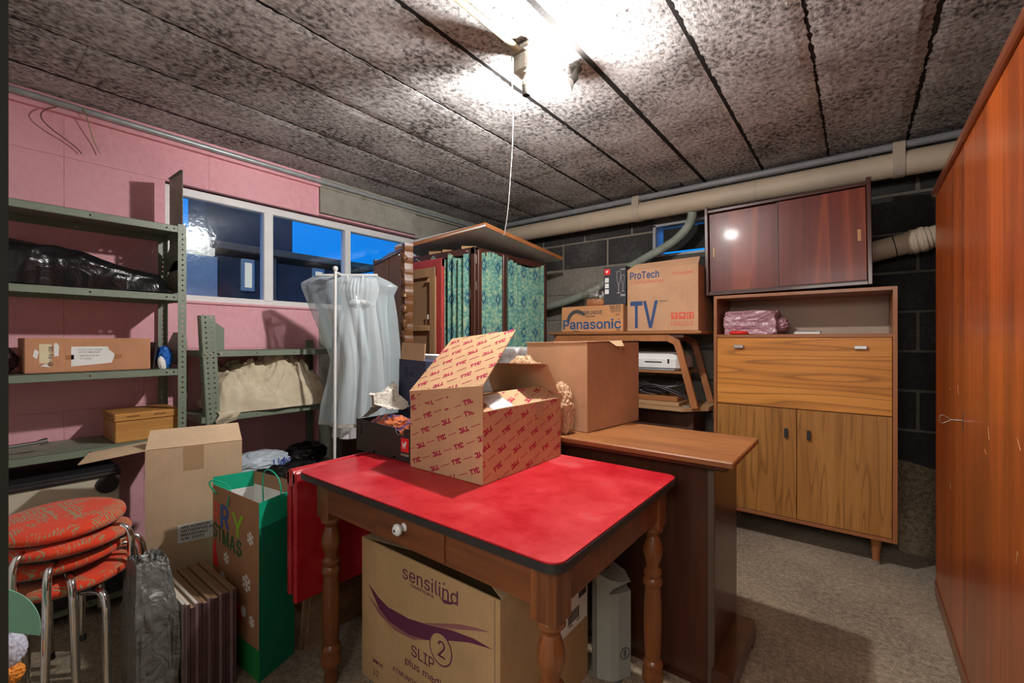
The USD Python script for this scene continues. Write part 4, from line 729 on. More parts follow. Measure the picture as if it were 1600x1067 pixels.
nv_.part('body', turn(bx(-1.655, -1.475, 1.275, 1.385, .7775, 1.162, .002), (0, 1, 0), 2.0, (-1.56, 1.33, .7775)), 'navy_card')
nv_.part('flap', turn(turn(bx(-1.645, -1.488, 1.276, 1.280, 1.160, 1.236), (0, 1, 0), 2.0, (-1.56, 1.33, .7775)), (1, 0, 0), -4, (-1.56, 1.278, 1.16)), 'card_in', label='brown inner side of the open flap')
ringp = unary_union([Point(0, 0).buffer(.042).difference(Point(0, 0).buffer(.034)), sbox(-.03, -.005, .03, .005)])
nv_.part('emblem', turn(place(prism(ringp, .0006), (-1.585, 1.2748, .93), (1, 0, 0), (0, 0, 1)), (0, 1, 0), 2.0, (-1.56, 1.33, .7775)), 'navy_ink', label='dark ring emblem')
nv_.part('lettering', turn(cat(text('x6', .018, (-1.585, 1.2746, 1.09), (1, 0, 0), (0, 0, 1), bold=True), text('LOT', .02, (-1.615, 1.2746, 1.13), (0, 0, -1), (1, 0, 0), bold=True)), (0, 1, 0), 2.0, (-1.56, 1.33, .7775)), 'navy_ink')
wc = Thing('white_carton', 'white carton standing behind the navy box', 'box', (-1.575, 1.50, .8))
wc.part('body', bx(-1.71, -1.44, 1.405, 1.50, .7715, 1.18, .003), 'paper_white'); wc.part('torn_edge', board([(-1.47, 1.402, 1.18), (-1.44, 1.402, 1.18), (-1.435, 1.40, 1.225), (-1.46, 1.40, 1.215)]), 'card_in')

# ---------------------------------------------------------------- box, case, chest and planks under the table
card('card_sens', (.43, .275, .135)); plain('ink_purple', (.10, .017, .055), .6, var=.05); plain('ink_mauve', (.26, .095, .10), .6, var=.05)
S0, S1, T0, T1, U1 = -1.468, -.797, .970, 1.485, .512
sb = Thing('healthcare_carton', 'large open tan cardboard box with purple wave print under the red table', 'box', ((S0 + S1) / 2, (T0 + T1) / 2, 0))
sb.part('body', open_box(S0, S1, T0, T1, 0, U1, .005), 'card_sens')
sb.part('flap', board([(S0 + .005, T1 - .01, U1), (S0 + .005, T0 + .006, U1), (S0 + .20, T0 + .10, U1 - .035), (S0 + .21, T1 - .1, U1 - .03)]), 'card_in')
sb.part('flap', board([(S1, T0 + .01, U1), (S1, T1 - .01, U1), (S1 - .24, T1 - .04, U1 + .055), (S1 - .24, T0 + .09, U1 + .035)]), 'card_in')
sb.part('corner_seam', bx(S1 - .021, S1 - .0195, T0 - .0006, T0, .02, U1 - .004), 'ink_dark')
def sm_(P, n=8):
    P = np.array(P + P[:1], float); return P[:-1]
fp_ = lambda P: place(prism(Polygon(P).buffer(.004).buffer(-.004), .0005), (0, T0, 0), (1, 0, 0), (0, 0, 1))
sb.part('wave_print', fp_([(-1.427, .351), (-1.364, .319), (-1.311, .305), (-1.2, .308), (-1.109, .324), (-.994, .351), (-.899, .364), (-.828, .363), (-.917, .345), (-.994, .318), (-1.109, .273), (-1.2, .254), (-1.299, .257), (-1.364, .283)]), 'ink_purple')
sb.part('wave_print', cat(fp_([(-1.427, .305), (-1.364, .262), (-1.273, .238), (-1.176, .246), (-1.109, .2725), (-1.2, .2535), (-1.299, .2565), (-1.364, .2825)]), fp_([(-1.125, .3225), (-1.045, .352), (-.964, .382), (-.89, .4), (-.837, .408), (-.899, .388), (-.974, .362), (-1.045, .341)])), 'ink_mauve', label='paler mauve wave')
F_ = lambda s_, h, x, z, b=False, sx=1.0: text(s_, h, (x, T0 - .0002, z), (1, 0, 0), (0, 0, 1), b, sx)
sb.part('lettering', cat(F_('sensilind', .044, -1.233, .437, sx=1.08), F_('healthcare', .011, -1.186, .4215, sx=1.5), F_('®', .010, -1.03, .478), fp_([(-1.046, .436), (-1.026, .423), (-.998, .428), (-.968, .446), (-.998, .437), (-1.026, .434)]),
    F_('SLIP', .036, -1.186, .192, sx=1.05), F_('plus medium', .024, -1.218, .150, sx=1.2), F_('ATMUNGSAKTIV', .016, -1.285, .096, sx=1.15), F_('2', .052, -1.060, .247), place(prism(Point(-1.041, .272).buffer(.052).difference(Point(-1.041, .272).buffer(.0475)), .0007), (0, T0, 0), (1, 0, 0), (0, 0, 1)),
    F_('●●○○', .012, -1.40, .075, True), F_('12', .02, -1.40, .03)), 'ink_purple')
sb.part('number_ground', place(prism(Point(-1.041, .272).buffer(.0475), .0006), (0, T0, 0), (1, 0, 0), (0, 0, 1)), 'card_sens')
sb.part('label', bx(S1, S1 + .0008, 1.275, 1.478, .225, .40), 'paper_white', label='white barcode label')
rb = np.random.default_rng(3); bars = []; yb = 1.34
while yb < 1.42: wv = rb.uniform(.0012, .004); bars.append(bx(S1 + .0008, S1 + .0014, yb, yb + wv, .252, .292)); yb += wv + rb.uniform(.001, .003)
G_ = lambda s_, h, y_, z_, b=False: text(s_, h, (S1 + .001, y_, z_), (0, 1, 0), (0, 0, 1), b)
sb.part('label_print', cat(*bars, bx(S1 + .0008, S1 + .0014, 1.415, 1.47, .315, .337), bx(S1 + .0008, S1 + .0014, 1.30, 1.335, .285, .305), G_('28.409.50.000', .010, 1.395, .378, True), G_('1', .02, 1.35, .365, True), G_('MEDIUM', .010, 1.36, .345, True), G_('8059', .007, 1.345, .241), G_('0407', .007, 1.40, .241)), 'ink_dark')
plain('case_grey', (.29, .295, .25), .5, var=.05, bump=.1, bs=300); plain('case_dark', (.10, .105, .10), .5)
kf = Thing('plastic_case', 'grey plastic tool case standing on end beside the tan box', 'case', (-.72, 1.54, 0))
foot = [(-.79, 1.505), (-.758, 1.478), (-.708, 1.494), (-.688, 1.515), (-.662, 1.565), (-.70, 1.60), (-.775, 1.60)]
cs = m3.CrossSection([np.array(foot)]); solid = m3.Manifold.extrude(cs, .395).translate((0, 0, .008))
cut = m3.Manifold.hull_points(np.array([(-.715, 1.47, .325), (-.62, 1.47, .325), (-.62, 1.62, .325), (-.715, 1.58, .325), (-.70, 1.47, .345), (-.62, 1.47, .372), (-.62, 1.62, .372), (-.70, 1.58, .345)]))
side = tm(m3.Manifold.cube((.05, .055, .27)).translate((-.012, -.0275, 0)).rotate((0, 0, -28)).translate((-.668, 1.542, .03)))
solid = solid - cut
top_ = m3.Manifold.hull_points(np.array([(-.80, 1.4, .41), (-.6, 1.4, .335), (-.6, 1.7, .335), (-.80, 1.7, .41), (-.80, 1.4, .5), (-.6, 1.4, .5), (-.6, 1.7, .5), (-.80, 1.7, .5)]))
kf.part('body', tm(solid - top_), 'case_grey')
kf.part('cap_disc', turn(lathe([(0, .004), (.018, .004), (.021, .0), (.026, 0), (.026, -.006), (0, -.006)], (-.760, 1.545, .392), 24), (0, 1, 0), 20, (-.76, 1.545, .392)), 'case_dark', smooth=30)
kf.part('badge', place(prism(unary_union([Point(0, 0).buffer(.022).difference(Point(0, 0).buffer(.018)), affinity.scale(Point(0, 0).buffer(.010), .6, 1.4)]), .002), (-.6745, 1.5405, .10), (.46, .89, 0), (0, 0, 1)), 'case_dark', label='round badge ring')
kf.part('seam', cat(bx(-.7585, -.7565, 1.4765, 1.479, .008, .36)), 'case_dark'); kf.part('foot', bx(-.75, -.68, 1.51, 1.58, 0, .0085), 'case_dark')
wood('chest_brown', (.21, .105, .05), (.10, .045, .02), 'x', 50, 8, .5)
ch = Thing('wooden_chest', 'brown wooden chest with a turned corner post on the floor behind the table', 'chest', (-1.94, 1.27, 0))
ch.part('body', bx(-2.12, -1.782, 1.01, 1.42, 0, .38, .006), 'chest_brown'); ch.part('lid', bx(-2.13, -1.775, 1.003, 1.43, .38, .405, .005), 'chest_brown')
ch.part('corner_post', lathe([(0, 0), (.012, 0), (.016, .03), (.010, .06), (.018, .10), (.012, .15), (.014, .22), (.009, .27), (.017, .30), (.010, .33), (0, .34)], (-1.760, 1.20, .02), 16), 'turned_wood', smooth=40)
for k, (x, tilt) in enumerate(((-1.766, 3.5), (-1.748, 6.0))):
    single('plank', turn(bx(x - .006, x + .006, .882 + .01 * k, .962 + .01 * k, .001, .55 - .1 * k, .002), (1, 0, 0), -tilt, (x, .9, 0)), 'board_brown', ('pale' if k else 'brown') + (' narrow plank leaning under the red leaf, nearer the table leg' if k else ' narrow plank leaning under the red leaf, against the gift bag'), 'plank')

# ---------------------------------------------------------------- dark desk behind the table and what lies on it
wood('desk_body', (.075, .022, .010), (.028, .009, .005), 'z', 38, 5, .33, .25, bump=.03); wood('desk_top', (.34, .13, .038), (.15, .052, .016), 'x', 60, 7, .48, 0, bump=.05); plain('strip_brown', (.075, .05, .035), .45)
dk = Thing('writing_desk', 'dark mahogany desk with a lighter wooden top behind the red table', 'desk', (-1.05, 1.87, 0))
dk.part('top', bx(-1.765, -.326, 1.615, 2.10, .817, .84, .004), 'desk_top')
dk.part('under_moulding', bx(-1.75, -.345, 1.63, 2.085, .800, .8175, .006), 'desk_body')
dk.part('back_panel', bx(-1.72, -.422, 1.682, 1.70, .02, .80, .002), 'desk_body'); dk.part('side_panel', bx(-.425, -.404, 1.69, 2.065, .02, .80, .002), 'desk_body'); dk.part('side_panel', bx(-1.735, -1.715, 1.682, 2.065, .0, .80, .002), 'desk_body'); dk.part('front_panel', bx(-1.72, -.422, 2.045, 2.065, .05, .80, .002), 'desk_body')
dk.part('corner_strip', bx(-.423, -.400, 1.676, 1.692, .01, .80, .002), 'strip_brown')
ftp = Polygon([(1.655, 0), (1.72, 0), (1.735, .025), (2.0, .025), (2.015, 0), (2.085, 0), (2.085, .055), (2.06, .095), (1.66, .095), (1.655, .06)])
dk.part('foot_rail', place(prism(ftp, .07), (-.405, 0, 0), (0, 1, 0), (0, 0, 1)), 'desk_body'); dk.part('foot_rail', place(prism(ftp, .03), (-1.765, 0, 0), (0, 1, 0), (0, 0, 1)), 'desk_body')
dk.part('bottom_rail', bx(-1.72, -.42, 1.68, 1.70, 0.0, .02), 'desk_body')
card('card_plain', (.49, .27, .15))
bc = Thing('big_carton', 'big plain brown cardboard box with loose top tape on the dark desk', 'box', (-.938, 1.742, .8405), rz=-7.5)
Wb, Db, Hb = .445, .366, .398
bc.part('body', cat(bx(-Db, 0, 0, Wb, 0, Hb, .003)), 'card_plain', local=True)
bc.part('flap', board([(.003, -.002, Hb + .004), (.003, Wb, Hb + .010), (-Db / 2, Wb, Hb + .006), (-Db / 2, -.002, Hb + .003)]), 'card_plain', local=True); bc.part('flap', board([(-Db / 2 - .002, -.003, Hb + .002), (-Db / 2 - .002, Wb, Hb + .008), (-Db, Wb, Hb + .005), (-Db, -.003, Hb + .006)]), 'card_plain', local=True)
bc.part('tape', cat(board([(.005, .165, Hb + .006), (.005, .27, Hb + .009), (.03, .255, Hb - .018), (.028, .19, Hb - .02)], .0008), board([(.028, .218, Hb - .018), (.028, .238, Hb - .018), (.022, .231, Hb - .05), (.022, .226, Hb - .05)], .0008)), 'card_in', local=True, label='torn strip of tape hanging over the edge')
mk('kraft_paper', {'t': ('texture_coordinate', {}), 'n': ('noise_texture', {'scale': 14.0, 'detail': 4.0}), 'u': ('bump', {'strength': .5, 'distance': .008}), 'p': ('principled_bsdf', {'base_color': (.48, .30, .17), 'roughness': .6})}, [('t.object', 'n.vector'), ('n.fac', 'u.height'), ('u.normal', 'p.normal')])
k1 = cat(crumple((-1.03, 1.68, .841), (.10, .10, .235), 44, .22, 2.6, 5), crumple((-1.24, 1.685, .841), (.26, .10, .35), 45, .22, 2.4, 5))
single('packing_paper', k1, 'kraft_paper', 'crumpled brown packing paper squeezed between the printed box and the big carton', 'packing paper', smooth=25)
mk('silver_film', {'t': ('texture_coordinate', {}), 'n': ('noise_texture', {'scale': 12.0, 'detail': 4.0}), 'u': ('bump', {'strength': .5, 'distance': .01}), 'p': ('principled_bsdf', {'base_color': (.48, .47, .46), 'roughness': .3, 'metallic': .4})}, [('t.object', 'n.vector'), ('n.fac', 'u.height'), ('u.normal', 'p.normal')])
single('silver_bag', crumple((-1.53, 1.90, .841), (.38, .28, .40), 46, .06, 1.8, 5, box=.6), 'silver_film', 'silvery wrapped bundle behind the printed box on the desk', 'bag', smooth=True)
# ---------------------------------------------------------------- hanging dress
mk('clear_film', {'t': ('texture_coordinate', {}), 'n': ('noise_texture', {'scale': 11.0, 'detail': 3.0}), 'u': ('bump', {'strength': .5, 'distance': .012}), 'tr': ('transparent_bsdf', {'color': (.93, .96, .97)}), 'p': ('principled_bsdf', {'base_color': (.62, .72, .76), 'roughness': .18, 'specular_ior_level': .7}), 'lw': ('layer_weight', {'blend': .45}), 'r': ('rgb_ramp', {'ramp': [(0, (.36, .36, .36)), (.5, (.55, .55, .55)), (1, (.95, .95, .95))]}), 'x': ('mix_closure', {})},
   [('t.object', 'n.vector'), ('n.fac', 'u.height'), ('u.normal', 'p.normal'), ('lw.facing', 'r.fac'), ('r.color', 'x.fac'), ('tr.BSDF', 'x.closure1'), ('p.BSDF', 'x.closure2')], 'x.closure')
plain('white_satin', (.74, .75, .76), .5, var=.03, extra={'sheen_weight': .3})
er, en = np.array([.789, .614, 0]), np.array([.614, -.789, 0]); DC = np.array([-2.44, 1.53, 0])
def ring_tube(zs, cx, hw, dp, rip, k, seed, na=120, closed_top=False):
    a = np.linspace(0, 2 * np.pi, na, endpoint=False); Z, Aa = np.meshgrid(zs, a, indexing='ij'); c = np.interp(Z, *zip(*sorted((z, v) for z, v in cx))); h = np.interp(Z, *zip(*sorted((z, v) for z, v in hw))); d = np.interp(Z, *zip(*sorted((z, v) for z, v in dp)))
    rp = np.interp(Z, *zip(*sorted((z, v) for z, v in rip))); w = np.sin(k * Aa + 2.5 * np.sin(3 * Aa + seed) + seed + .6 * Z)
    X = c + h * np.cos(Aa) * (1 + .4 * rp * w / .2); Nn = d * np.sin(Aa) + rp * w * np.abs(np.sin(Aa)) * .12
    V = DC + X[..., None] * er + Nn[..., None] * en + np.stack([0 * Z, 0 * Z, Z], -1); n = len(zs); F = []
    for i in range(n - 1):
        for j in range(na):
            j2 = (j + 1) % na; F += [(i * na + j, i * na + j2, (i + 1) * na + j2), (i * na + j, (i + 1) * na + j2, (i + 1) * na + j)]
    return trimesh.Trimesh(V.reshape(-1, 3), F, process=False)
gs = Thing('garment_stand', 'white garment stand whose bar carries the dress under the window', 'garment stand', tuple(DC))
pp = lambda x, n_, z: DC + er * x + en * n_ + np.array([0, 0, z])
gs.part('pole', tube([pp(-.052, .115, .02), pp(-.045, .115, 1.655)], .0085, 12), 'white_plastic', smooth=40)
gs.part('bar', tube([pp(-.19, .015, 1.642), pp(.17, .015, 1.642)], .008, 10), 'white_plastic', smooth=40); gs.part('arm', tube([pp(-.045, .115, 1.645), pp(-.045, .015, 1.642)], .008, 10), 'white_plastic')
gs.part('knob', lathe([(0, .03), (.012, .026), (.016, .012), (.01, 0), (0, 0)], pp(-.045, .115, 1.652), 14), 'white_plastic', smooth=40); gs.part('base', lathe([(0, .02), (.10, .018), (.11, 0), (0, 0)], pp(-.052, .115, 0), 24), 'white_plastic')
ds = Thing('dress', 'long white pleated dress with a small bow hanging inside clear plastic', 'dress', tuple(DC))
ds.part('bodice', ring_tube(np.linspace(1.625, 1.475, 16), [(1.4, .055), (1.7, .05)], [(1.475, .095), (1.56, .115), (1.63, .10)], [(1.475, .035), (1.55, .05), (1.63, .02)], [(1.4, .05), (1.7, .06)], 26, 1), 'white_satin', smooth=True)
ds.part('skirt', ring_tube(np.linspace(1.465, .66, 44), [(.6, .06), (1.5, .055)], [(.66, .135), (1.1, .125), (1.3, .11), (1.465, .095)], [(.66, .06), (1.465, .035)], [(.66, .13), (1.2, .11), (1.465, .05)], 11, 3), 'white_satin', smooth=True)
ds.part('waistband', ring_tube(np.linspace(1.485, 1.455, 4), [(1.4, .055), (1.7, .055)], [(1.4, .100), (1.5, .100)], [(1.4, .040), (1.5, .040)], [(1.4, .01), (1.5, .01)], 5, 0), 'white_satin', smooth=True)
bow = [tf(turn(crumple((0, 0, 0), (.075, .022, .034), 3 + s_, .1, 2, 3, flat=False), (0, 1, 0), 14 * s_), np.stack([er, -en, [0, 0, 1]], 1), pp(.07 + .036 * s_, .050, 1.475)) for s_ in (-1, 1)]
ds.part('bow', cat(*bow, tf(crumple((0, 0, 0), (.02, .024, .026), 1, .05, 2, 2, flat=False), np.stack([er, -en, [0, 0, 1]], 1), pp(.07, .056, 1.475))), 'white_satin', smooth=True)
ds.part('strap', cat(tube([pp(.075, .048, 1.49), pp(.082, .044, 1.58), pp(.088, .03, 1.636)], .004, 8), tube([pp(.0, .045, 1.6), pp(-.005, .03, 1.638)], .004, 8)), 'white_satin')
zs = np.r_[np.linspace(1.645, 1.50, 16), np.linspace(1.49, .735, 50)]
left = [(1.645, -.20), (1.60, -.285), (1.565, -.275), (1.40, -.19), (1.28, -.14), (1.13, -.085), (1.0, -.105), (.85, -.14), (.735, -.15)]; right = [(1.645, .16), (1.61, .235), (1.575, .285), (1.52, .25), (1.40, .255), (1.2, .275), (.9, .285), (.735, .28)]
zz_ = sorted({z for z, _ in left} | {z for z, _ in right}); li = lambda z: np.interp(z, *zip(*sorted(left))); ri = lambda z: np.interp(z, *zip(*sorted(right)))
ds.part('plastic_cover', ring_tube(zs, [(z, (li(z) + ri(z)) / 2) for z in zz_], [(z, (ri(z) - li(z)) / 2) for z in zz_], [(1.645, .014), (1.6, .06), (1.3, .085), (.735, .10)], [(1.645, .02), (1.4, .10), (.735, .12)], 8, 2, na=150), 'clear_film', smooth=True, label='clear plastic dry cleaning cover')
ds.part('hem_tape', ring_tube(np.linspace(.755, .733, 3), [(.7, .065), (.8, .065)], [(.7, .214), (.8, .214)], [(.7, .101), (.8, .101)], [(.7, .12), (.8, .12)], 8, 2), 'dirty_white')

# ---------------------------------------------------------------- picture frames on a low cupboard
wood('dark_wood', (.10, .042, .024), (.04, .018, .012), 'z', 45, 6, .45); wood('gilt_wood', (.15, .058, .014), (.05, .02, .007), 'z', 30, 14, .35, .2, bump=.3); wood('stretcher_wood', (.50, .30, .15), (.36, .20, .095), 'z', 50, 6, .7); plain('canvas_back', (.33, .19, .10), .9, var=.1, bump=.3, bs=300); plain('red_frame', (.42, .05, .045), .45, var=.15); plain('backing_paper', (.37, .20, .105), .8, var=.15, vs=5)
lc = Thing('low_cupboard', 'dark wooden low cupboard in the corner carrying the picture frames', 'cupboard', (-2.58, 2.0, 0))
lc.part('body', bx(-2.98, -2.15, 1.80, 2.24, .06, .755, .004), 'dark_wood'); lc.part('top', bx(-3.0, -2.14, 1.775, 2.25, .7555, .78, .004), 'dark_wood'); lc.part('plinth', bx(-2.95, -2.18, 1.83, 2.22, 0, .06), 'dark_wood')
lc.part('door', bx(-2.96, -2.58, 1.790, 1.800, .08, .74, .003), 'dark_wood'); lc.part('door', bx(-2.565, -2.17, 1.790, 1.800, .08, .74, .003), 'dark_wood')
of = Thing('ornate_picture_frame', 'large gilt carved picture frame leaning with its papered back outwards', 'picture frame', (-2.65, 1.93, .781))
Nn, Ff = np.array([-2.262, 1.80, 0]), np.array([-2.955, 2.05, 0]); al = (Ff - Nn) / np.linalg.norm(Ff - Nn); fw = np.linalg.norm(Ff - Nn); bn = np.array([-al[1], al[0], 0]);
if bn[1] > 0: bn = -bn
def ob(a0, a1, n0, n1, z0, z1, r=.003): return tf(bx(a0, a1, n0, n1, z0, z1, r), np.stack([al, -bn, [0, 0, 1]], 1), Nn)
def wavy(L, w, d, seed, vert):
    n = 60; t = np.linspace(0, L, n); o = w + .005 * np.abs(np.sin(t * 42 + seed)) + .004 * np.sin(t * 17 + seed)
    return prism(Polygon([(0, 0)] + list(zip(t, -o * 0)) + list(zip(t[::-1], o[::-1]))), d)
zb, zt = .782, 1.865
for nm, m in (('carved_rail', place(wavy(zt - zb, .05, .055, 1, 1), Nn + al * .05 - bn * .0 + [0, 0, zb], (0, 0, 1), -al)), ('carved_rail', place(wavy(zt - zb, .05, .055, 2, 1), Nn + al * (fw - .05) + [0, 0, zt], (0, 0, -1), al)),
              ('carved_rail', place(wavy(fw - .1, .02, .055, 3, 0), Nn + al * .05 + [0, 0, zt - .04], al, (0, 0, 1))), ('carved_rail', place(wavy(fw - .1, .02, .055, 4, 0), Nn + al * .05 + [0, 0, zb + .005], al, (0, 0, 1)))): of.part(nm, m, 'gilt_wood')
of.part('edge_strip', ob(.050, .058, -.012, .05, zb + .02, zt - .035), 'stretcher_wood'); of.part('backing_paper', ob(.055, fw - .05, .0, .004, zb + .02, zt - .03, .001), 'backing_paper')
of.part('batten', ob(.055, fw - .05, -.010, .0, zt - .05, zt - .035), 'gilt_wood'); of.part('batten', ob(.33, .342, -.006, .0, zb + .03, zt - .04), 'stretcher_wood')
zz_k = np.linspace(zb + .02, zt - .02, 110); cvp = tube(np.stack([Nn[0] + al[0] * (.018 + .008 * np.sin(zz_k * 60)), Nn[1] + al[1] * (.018 + .008 * np.sin(zz_k * 60)), zz_k], 1) - bn * .004, .017 + .006 * np.sin(zz_k * 75) + .003 * np.sin(zz_k * 190), 14)
of.part('carving', cvp, 'gilt_wood', smooth=50); of.part('nail', tf(cyl((0, 0, 0), (0, 0, .006), .005, 8), None, Nn + al * .045 + bn * .022 + [0, 0, 1.79]), 'steel')
rf = Thing('red_picture_frame', 'red painted picture frame showing the raw stretcher and canvas back', 'picture frame', (-2.57, 2.2, .781))
rf.part('rail', bx(-2.80, -2.335, 2.185, 2.215, 1.775, 1.835, .003), 'red_frame'); rf.part('rail', bx(-2.80, -2.335, 2.185, 2.215, .782, .84, .003), 'red_frame')
rf.part('stile', bx(-2.392, -2.335, 2.1845, 2.2155, .782, 1.834, .003), 'red_frame'); rf.part('stile', bx(-2.80, -2.745, 2.1845, 2.2155, .782, 1.834, .003), 'red_frame')
for a, b, c_, d_ in ((-2.745, -2.392, 1.705, 1.775), (-2.745, -2.392, .84, .90)): rf.part('stretcher', bx(a, b, 2.176, 2.205, c_, d_, .003), 'stretcher_wood')
for a, b in ((-2.455, -2.392), (-2.745, -2.69)): rf.part('stretcher', bx(a, b, 2.175, 2.205, .84, 1.775, .003), 'stretcher_wood')
rf.part('stretcher', bx(-2.69, -2.455, 2.174, 2.196, 1.315, 1.355, .003), 'stretcher_wood'); rf.part('canvas', bx(-2.745, -2.392, 2.197, 2.204, .86, 1.76, .001), 'canvas_back')
rf.part('corner_wedge', prism(Polygon([(0, 0), (.035, 0), (.035, .035)]), .006).apply_transform(np.array([[1, 0, 0, -2.492], [0, 0, -1, 2.176], [0, 1, 0, 1.668], [0, 0, 0, 1.0]])), 'stretcher_wood'); rf.part('torn_paper', bx(-2.475, -2.46, 2.172, 2.174, 1.40, 1.435), 'paper_white')

# ---------------------------------------------------------------- curtained wardrobe in the corner
mk('curtain', {'t': ('texture_coordinate', {}), 'sx': ('separate_xyz', {}), 'su': ('math', {'math_type': 'add'}),
    'a1': ('math', {'math_type': 'multiply', 'value2': 6.2}), 'f1': ('math', {'math_type': 'fraction'}), 'c1': ('math', {'math_type': 'subtract', 'value2': .5}), 'b1': ('math', {'math_type': 'absolute'}),
    'a2': ('math', {'math_type': 'multiply', 'value2': 4.2}), 'f2': ('math', {'math_type': 'fraction'}), 'c2': ('math', {'math_type': 'subtract', 'value2': .5}), 'b2': ('math', {'math_type': 'absolute'}),
    's': ('math', {'math_type': 'add'}), 'dr': ('rgb_ramp', {'ramp': [(.0, (.45, .45, .45)), (.06, (.1, .1, .1)), (.10, (0, 0, 0)), (.13, (1, 1, 1)), (.19, (1, 1, 1)), (.22, (0, 0, 0)), (.30, (.5, .5, .5)), (.33, (0, 0, 0)), (1, (0, 0, 0))]}),
    'n': ('noise_texture', {'scale': 48.0, 'detail': 2.0}), 'r': ('rgb_ramp', {'ramp': [(.34, (.07, .20, .19)), (.5, (.15, .32, .26)), (.68, (.34, .42, .24))]}), 'm': ('mix', {'color2': (.02, .075, .14)}), 'p': ('principled_bsdf', {'roughness': .85, 'specular_ior_level': .15})},
   [('t.object', 'sx.vector'), ('sx.x', 'su.value1'), ('sx.y', 'su.value2'), ('su.value', 'a1.value1'), ('a1.value', 'f1.value1'), ('f1.value', 'c1.value1'), ('c1.value', 'b1.value1'), ('sx.z', 'a2.value1'), ('a2.value', 'f2.value1'), ('f2.value', 'c2.value1'), ('c2.value', 'b2.value1'),
    ('b1.value', 's.value1'), ('b2.value', 's.value2'), ('s.value', 'dr.fac'), ('t.object', 'n.vector'), ('n.fac', 'r.fac'), ('r.color', 'm.color1'), ('dr.color', 'm.fac'), ('m.color', 'p.base_color')])
plain('underside_grey', (.66, .69, .69), .6, var=.1); wood('orange_edge', (.50, .20, .07), (.34, .12, .04), 'x', 60, 6, .4); wood('mahogany_post', (.105, .032, .018), (.045, .015, .01), 'z', 40, 6, .4, .2)
AX, AY0, AY1, AZ = -2.12, 2.30, 3.19, 1.905
aw = Thing('curtained_wardrobe', 'dark corner wardrobe with green patterned curtains behind its open door frames', 'wardrobe', (-2.56, 2.75, 0))
for x0, x1, y0, y1 in ((AX - .045, AX, AY0, AY0 + .045), (AX - .045, AX, AY1 - .05, AY1), (-3.0, -2.955, AY0, AY0 + .045), (-3.0, -2.955, AY1 - .05, AY1)): aw.part('post', bx(x0, x1, y0, y1, 0, AZ, .005), 'mahogany_post')
aw.part('door_stile', bx(AX + .001, AX + .030, AY0 + .004, AY0 + .042, .05, AZ - .02, .004), 'mahogany_post'); aw.part('door_stile', bx(AX - .02, AX + .012, 2.604, 2.645, .05, AZ - .01, .004), 'mahogany_post'); aw.part('door_stile', bx(AX - .0, AX + .02, 3.145, 3.185, .05, AZ - .01, .004), 'mahogany_post')
for z in (1.885, 1.70): aw.part('hinge', bx(AX + .006, AX + .012, AY0 - .001, AY0 + .006, z - .10, z - .04), 'bolt')
aw.part('top_rail', bx(AX - .03, AX, AY0, AY1, AZ - .05, AZ, .003), 'mahogany_post'); aw.part('top_rail', bx(-3.0, AX, AY0, AY0 + .03, AZ - .05, AZ, .003), 'mahogany_post'); aw.part('bottom_rail', bx(AX - .03, AX, AY0, AY1, .05, .30, .003), 'mahogany_post'); aw.part('bottom_rail', bx(-3.0, AX, AY0, AY0 + .03, .05, .75, .003), 'mahogany_post')
aw.part('back', bx(-3.0, -2.985, AY0, AY1, .05, AZ), 'dark_wood'); aw.part('far_side', bx(-3.0, AX, AY1 - .03, AY1 - .015, .05, AZ), 'dark_wood'); aw.part('floor_board', bx(-3.0, AX, AY0, AY1, .05, .07), 'dark_wood')
def curtain(p, q, z0, ztop, tacks, sag, k, seed, dep=.016):
    p, q = np.array(p), np.array(q); n = np.array([-(q - p)[1], (q - p)[0]]); n /= np.linalg.norm(n)
    def f(u, v):
        w = np.sin(k * 2 * np.pi * u + 1.6 * np.sin(7 * u + seed) + .5 * v); o = dep * (w + .4 * np.sin(2.3 * k * 2 * np.pi * u + seed))
        top = ztop - sag * np.abs(np.sin(np.pi * tacks * u)) ** .8; return p[0] + (q - p)[0] * u + n[0] * o, p[1] + (q - p)[1] * u + n[1] * o, z0 + (top - z0) * v
    return quad_sheet(f, 110, 20, .0015)
aw.part('curtain', curtain((-2.71, AY0 - .014), (AX - .05, AY0 - .014), .80, AZ - .025, 3, .045, 9, 1), 'curtain', smooth=True)
aw.part('curtain', curtain((AX + .004, AY0 + .05), (AX + .004, 2.600), .32, AZ - .045, 1, -.03, 5, 2, .012), 'curtain', smooth=True); aw.part('curtain', curtain((AX + .004, 2.650), (AX + .004, 3.142), .32, AZ - .02, 1, .05, 8, 4, .013), 'curtain', smooth=True)
for x in (-2.71, -2.52, -2.345, -2.17): aw.part('tack', tube([(x, AY0 - .034, AZ - .03), (x, AY0 - .016, AZ - .03)], .006, 8), 'bolt')
rb4 = np.array([(-1.99, 2.262, 2.018), (-1.99, 3.262, 1.93), (-2.965, 3.262, 1.907), (-2.965, 2.262, 1.972)])
aw.part('roof_board', cat(board(rb4 + [0, 0, .026], .026)), 'underside_grey', label='grey faced board laid over the top')
for i, j in ((0, 1), (3, 0)):
    a, b = rb4[i], rb4[j]; d_ = (b - a) / np.linalg.norm(b - a); o_ = np.cross(d_, [0, 0, 1]); aw.part('edge_strip', board([a + o_ * .001 - [0, 0, .001], b + o_ * .001 - [0, 0, .001], b + o_ * .001 + [0, 0, .028], a + o_ * .001 + [0, 0, .028]], .006), 'orange_edge', label='orange brown edge strip')
